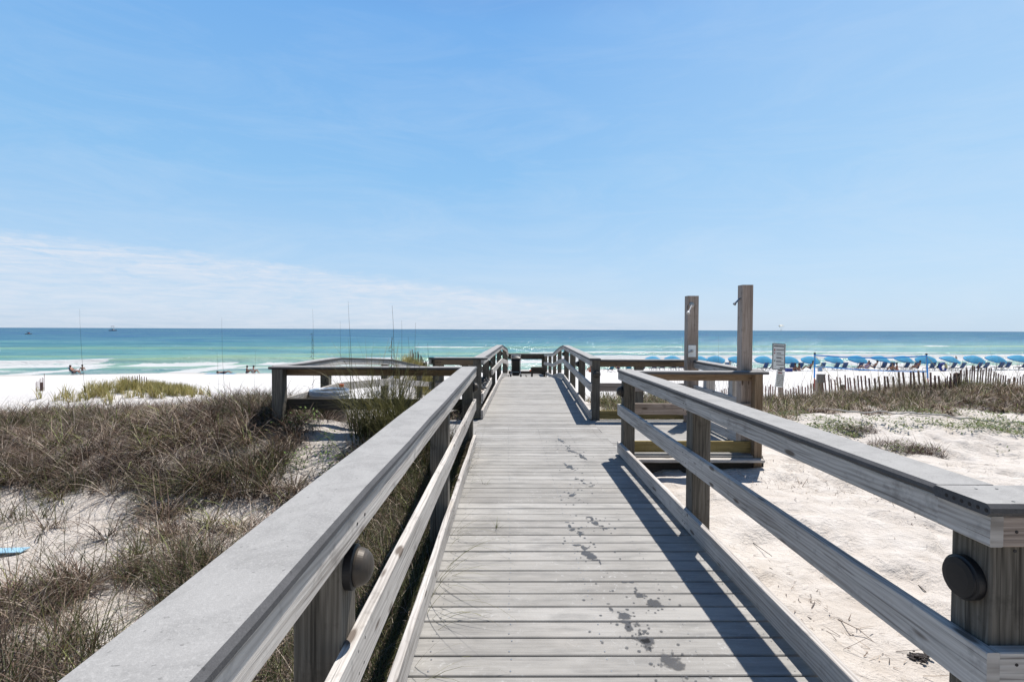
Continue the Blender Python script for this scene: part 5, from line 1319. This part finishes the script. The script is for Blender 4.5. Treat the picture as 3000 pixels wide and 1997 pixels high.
# dark clump of seaweed near the right post
def hit(u, v):
    d = ray(u, v); t = 1.
    while t < 60 and (CP+d*t).z > gz1((CP+d*t).x, (CP+d*t).y): t += .01
    return CP+d*t
q = hit(2697, 1930); mb = MB()
for i in range(60):
    a_ = random.uniform(0, 6.28); s_ = random.uniform(0, .055); mb.ball((q.x+s_*math.cos(a_)*1.1, q.y+s_*math.sin(a_), q.z+.008+random.uniform(0, .014)), random.uniform(.004, .012), n=3, sc=(1.4, 1, .6))
tag(mb.build('seaweed_clump', M_HAIR), 'dark crumbly seaweed clump on the sand beside the lower right post', 'seaweed')
def stick(u0, v0, u1, v1, lb, r_=.004, mt=W_DARK):
    a, b = hit(u0, v0), hit(u1, v1); m_ = (a+b)/2+Vector((.01, .01, .02)); tag(MB().tube([a+Vector((0, 0, .005)), m_, b+Vector((0, 0, .008))], [r_, r_*.8, r_*.3], 5).build('twig', mt), lb, 'twig')
stick(2690, 1715, 2760, 1795, 'dark twig with a seed head on the sand near the right post', .004)
stick(2455, 1815, 2580, 1900, 'long straw stem on the sand left of the seaweed clump', .003, W_PINK)
stick(2205, 1590, 2315, 1685, 'thin brown twig lying on sand right of the middle post', .003)
# blue card on the sand at far left
q = hit(20, 1622); cbm = MB().sweep([(q.x-.35, q.y-.03, q.z+.03), (q.x+.15, q.y, q.z+.035)], .10, .008, .002)
tag(cbm.build('plastic_strip', plain('pale_blue_plastic', (.45, .75, .95), .35)), 'pale blue plastic strip lying on the sand at the left edge', 'plastic strip')

# tall sea oat stalks
M_STALK = plain('dark_green_stalk', (.06, .065, .03), .7)
def stalk(label, u0, v0, u1, v1, Y, r_=.004, head=False):
    a = P(u0, v0, Y); b = P(u1, v1, Y-.05); z0 = gz1(a.x, Y); a0 = Vector((a.x+(a.x-b.x)*.0, Y, min(z0-.05, a.z)))
    rr = empty('sea_oat_stalk', (a.x, Y, z0), label, 'sea oat', 'tall sea oat stalks')
    k = 9; pts = []
    for i in range(k+1):
        t = i/k; pts.append(a0.lerp(b, t)+Vector((random.uniform(-.004, .004)+.03*math.sin(t*3.1)*(1 if u1 > u0 else -1), 0, 0)))
    MB().tube(pts, [r_*(1-.75*i/k) for i in range(k+1)], 5).build('stem', M_STALK, rr)
    if head:
        hb_ = MB().tube([a0.lerp(b, .54), a0.lerp(b, .78)], .0025, 4)
        for i in range(12):
            c_ = a0.lerp(b, .55+.02*i); hb_.tube([c_, c_+Vector((random.uniform(-.05, .05), 0, random.uniform(-.06, .03)))], [.004, .002], 4)
        hb_.build('seed_head', M_STALK, rr)
    lf = MB()
    for i in range(4):
        c_ = a0.lerp(b, .08+.07*i); s_ = random.choice((-1, 1)); lf.tube([c_, c_+Vector((s_*.06, 0, .12)), c_+Vector((s_*.17, 0, .14))], [.004, .003, .001], 4)
    lf.build('leaves', M_STALK, rr)
for a in (('tallest lone stalk at the far left, crossing the surf line', 258, 1165, 233, 905, 11.5), ('stalk crossing the sea right of the far left one', 664, 1130, 650, 930, 10.8), ('dark stalk left of the landing corner post, near the peak of the ramp rail', 912, 1130, 915, 905, 9.5, .004, True),
          ('thin stalk rising from the peak of the ramp rail', 988, 1130, 996, 940, 10.2), ('leaning stalk right of the ramp rail peak', 1060, 1130, 1020, 882, 6.35), ('tall dark stalk above the landing, topped with a crooked tip', 1145, 1130, 1149, 895, 6.5, .0055, True),
          ('short leaning stalk left of the landing corner', 735, 1090, 748, 1025, 12), ('slim stalk left of the pale slat fence', 1195, 1110, 1178, 938, 6.9), ('slim bent stalk nearest the pale slat fence', 1228, 1100, 1217, 945, 6.7), ('short stalk in front of the pale slat fence', 1250, 1100, 1252, 1005, 6.9),
          ('hairline stalk between the leaning one and the tall dark one', 1190, 1105, 1196, 985, 7.0), ('fine stalk standing just left of the surf swimmer', 634, 1140, 635, 1030, 10.5), ('thin stalk between the two shower posts above the umbrellas', 2115, 1060, 2106, 985, 10.2)):
    stalk(*a)
print("faces total", sum(len(o.data.polygons) for o in bpy.data.objects if o.type == 'MESH'))
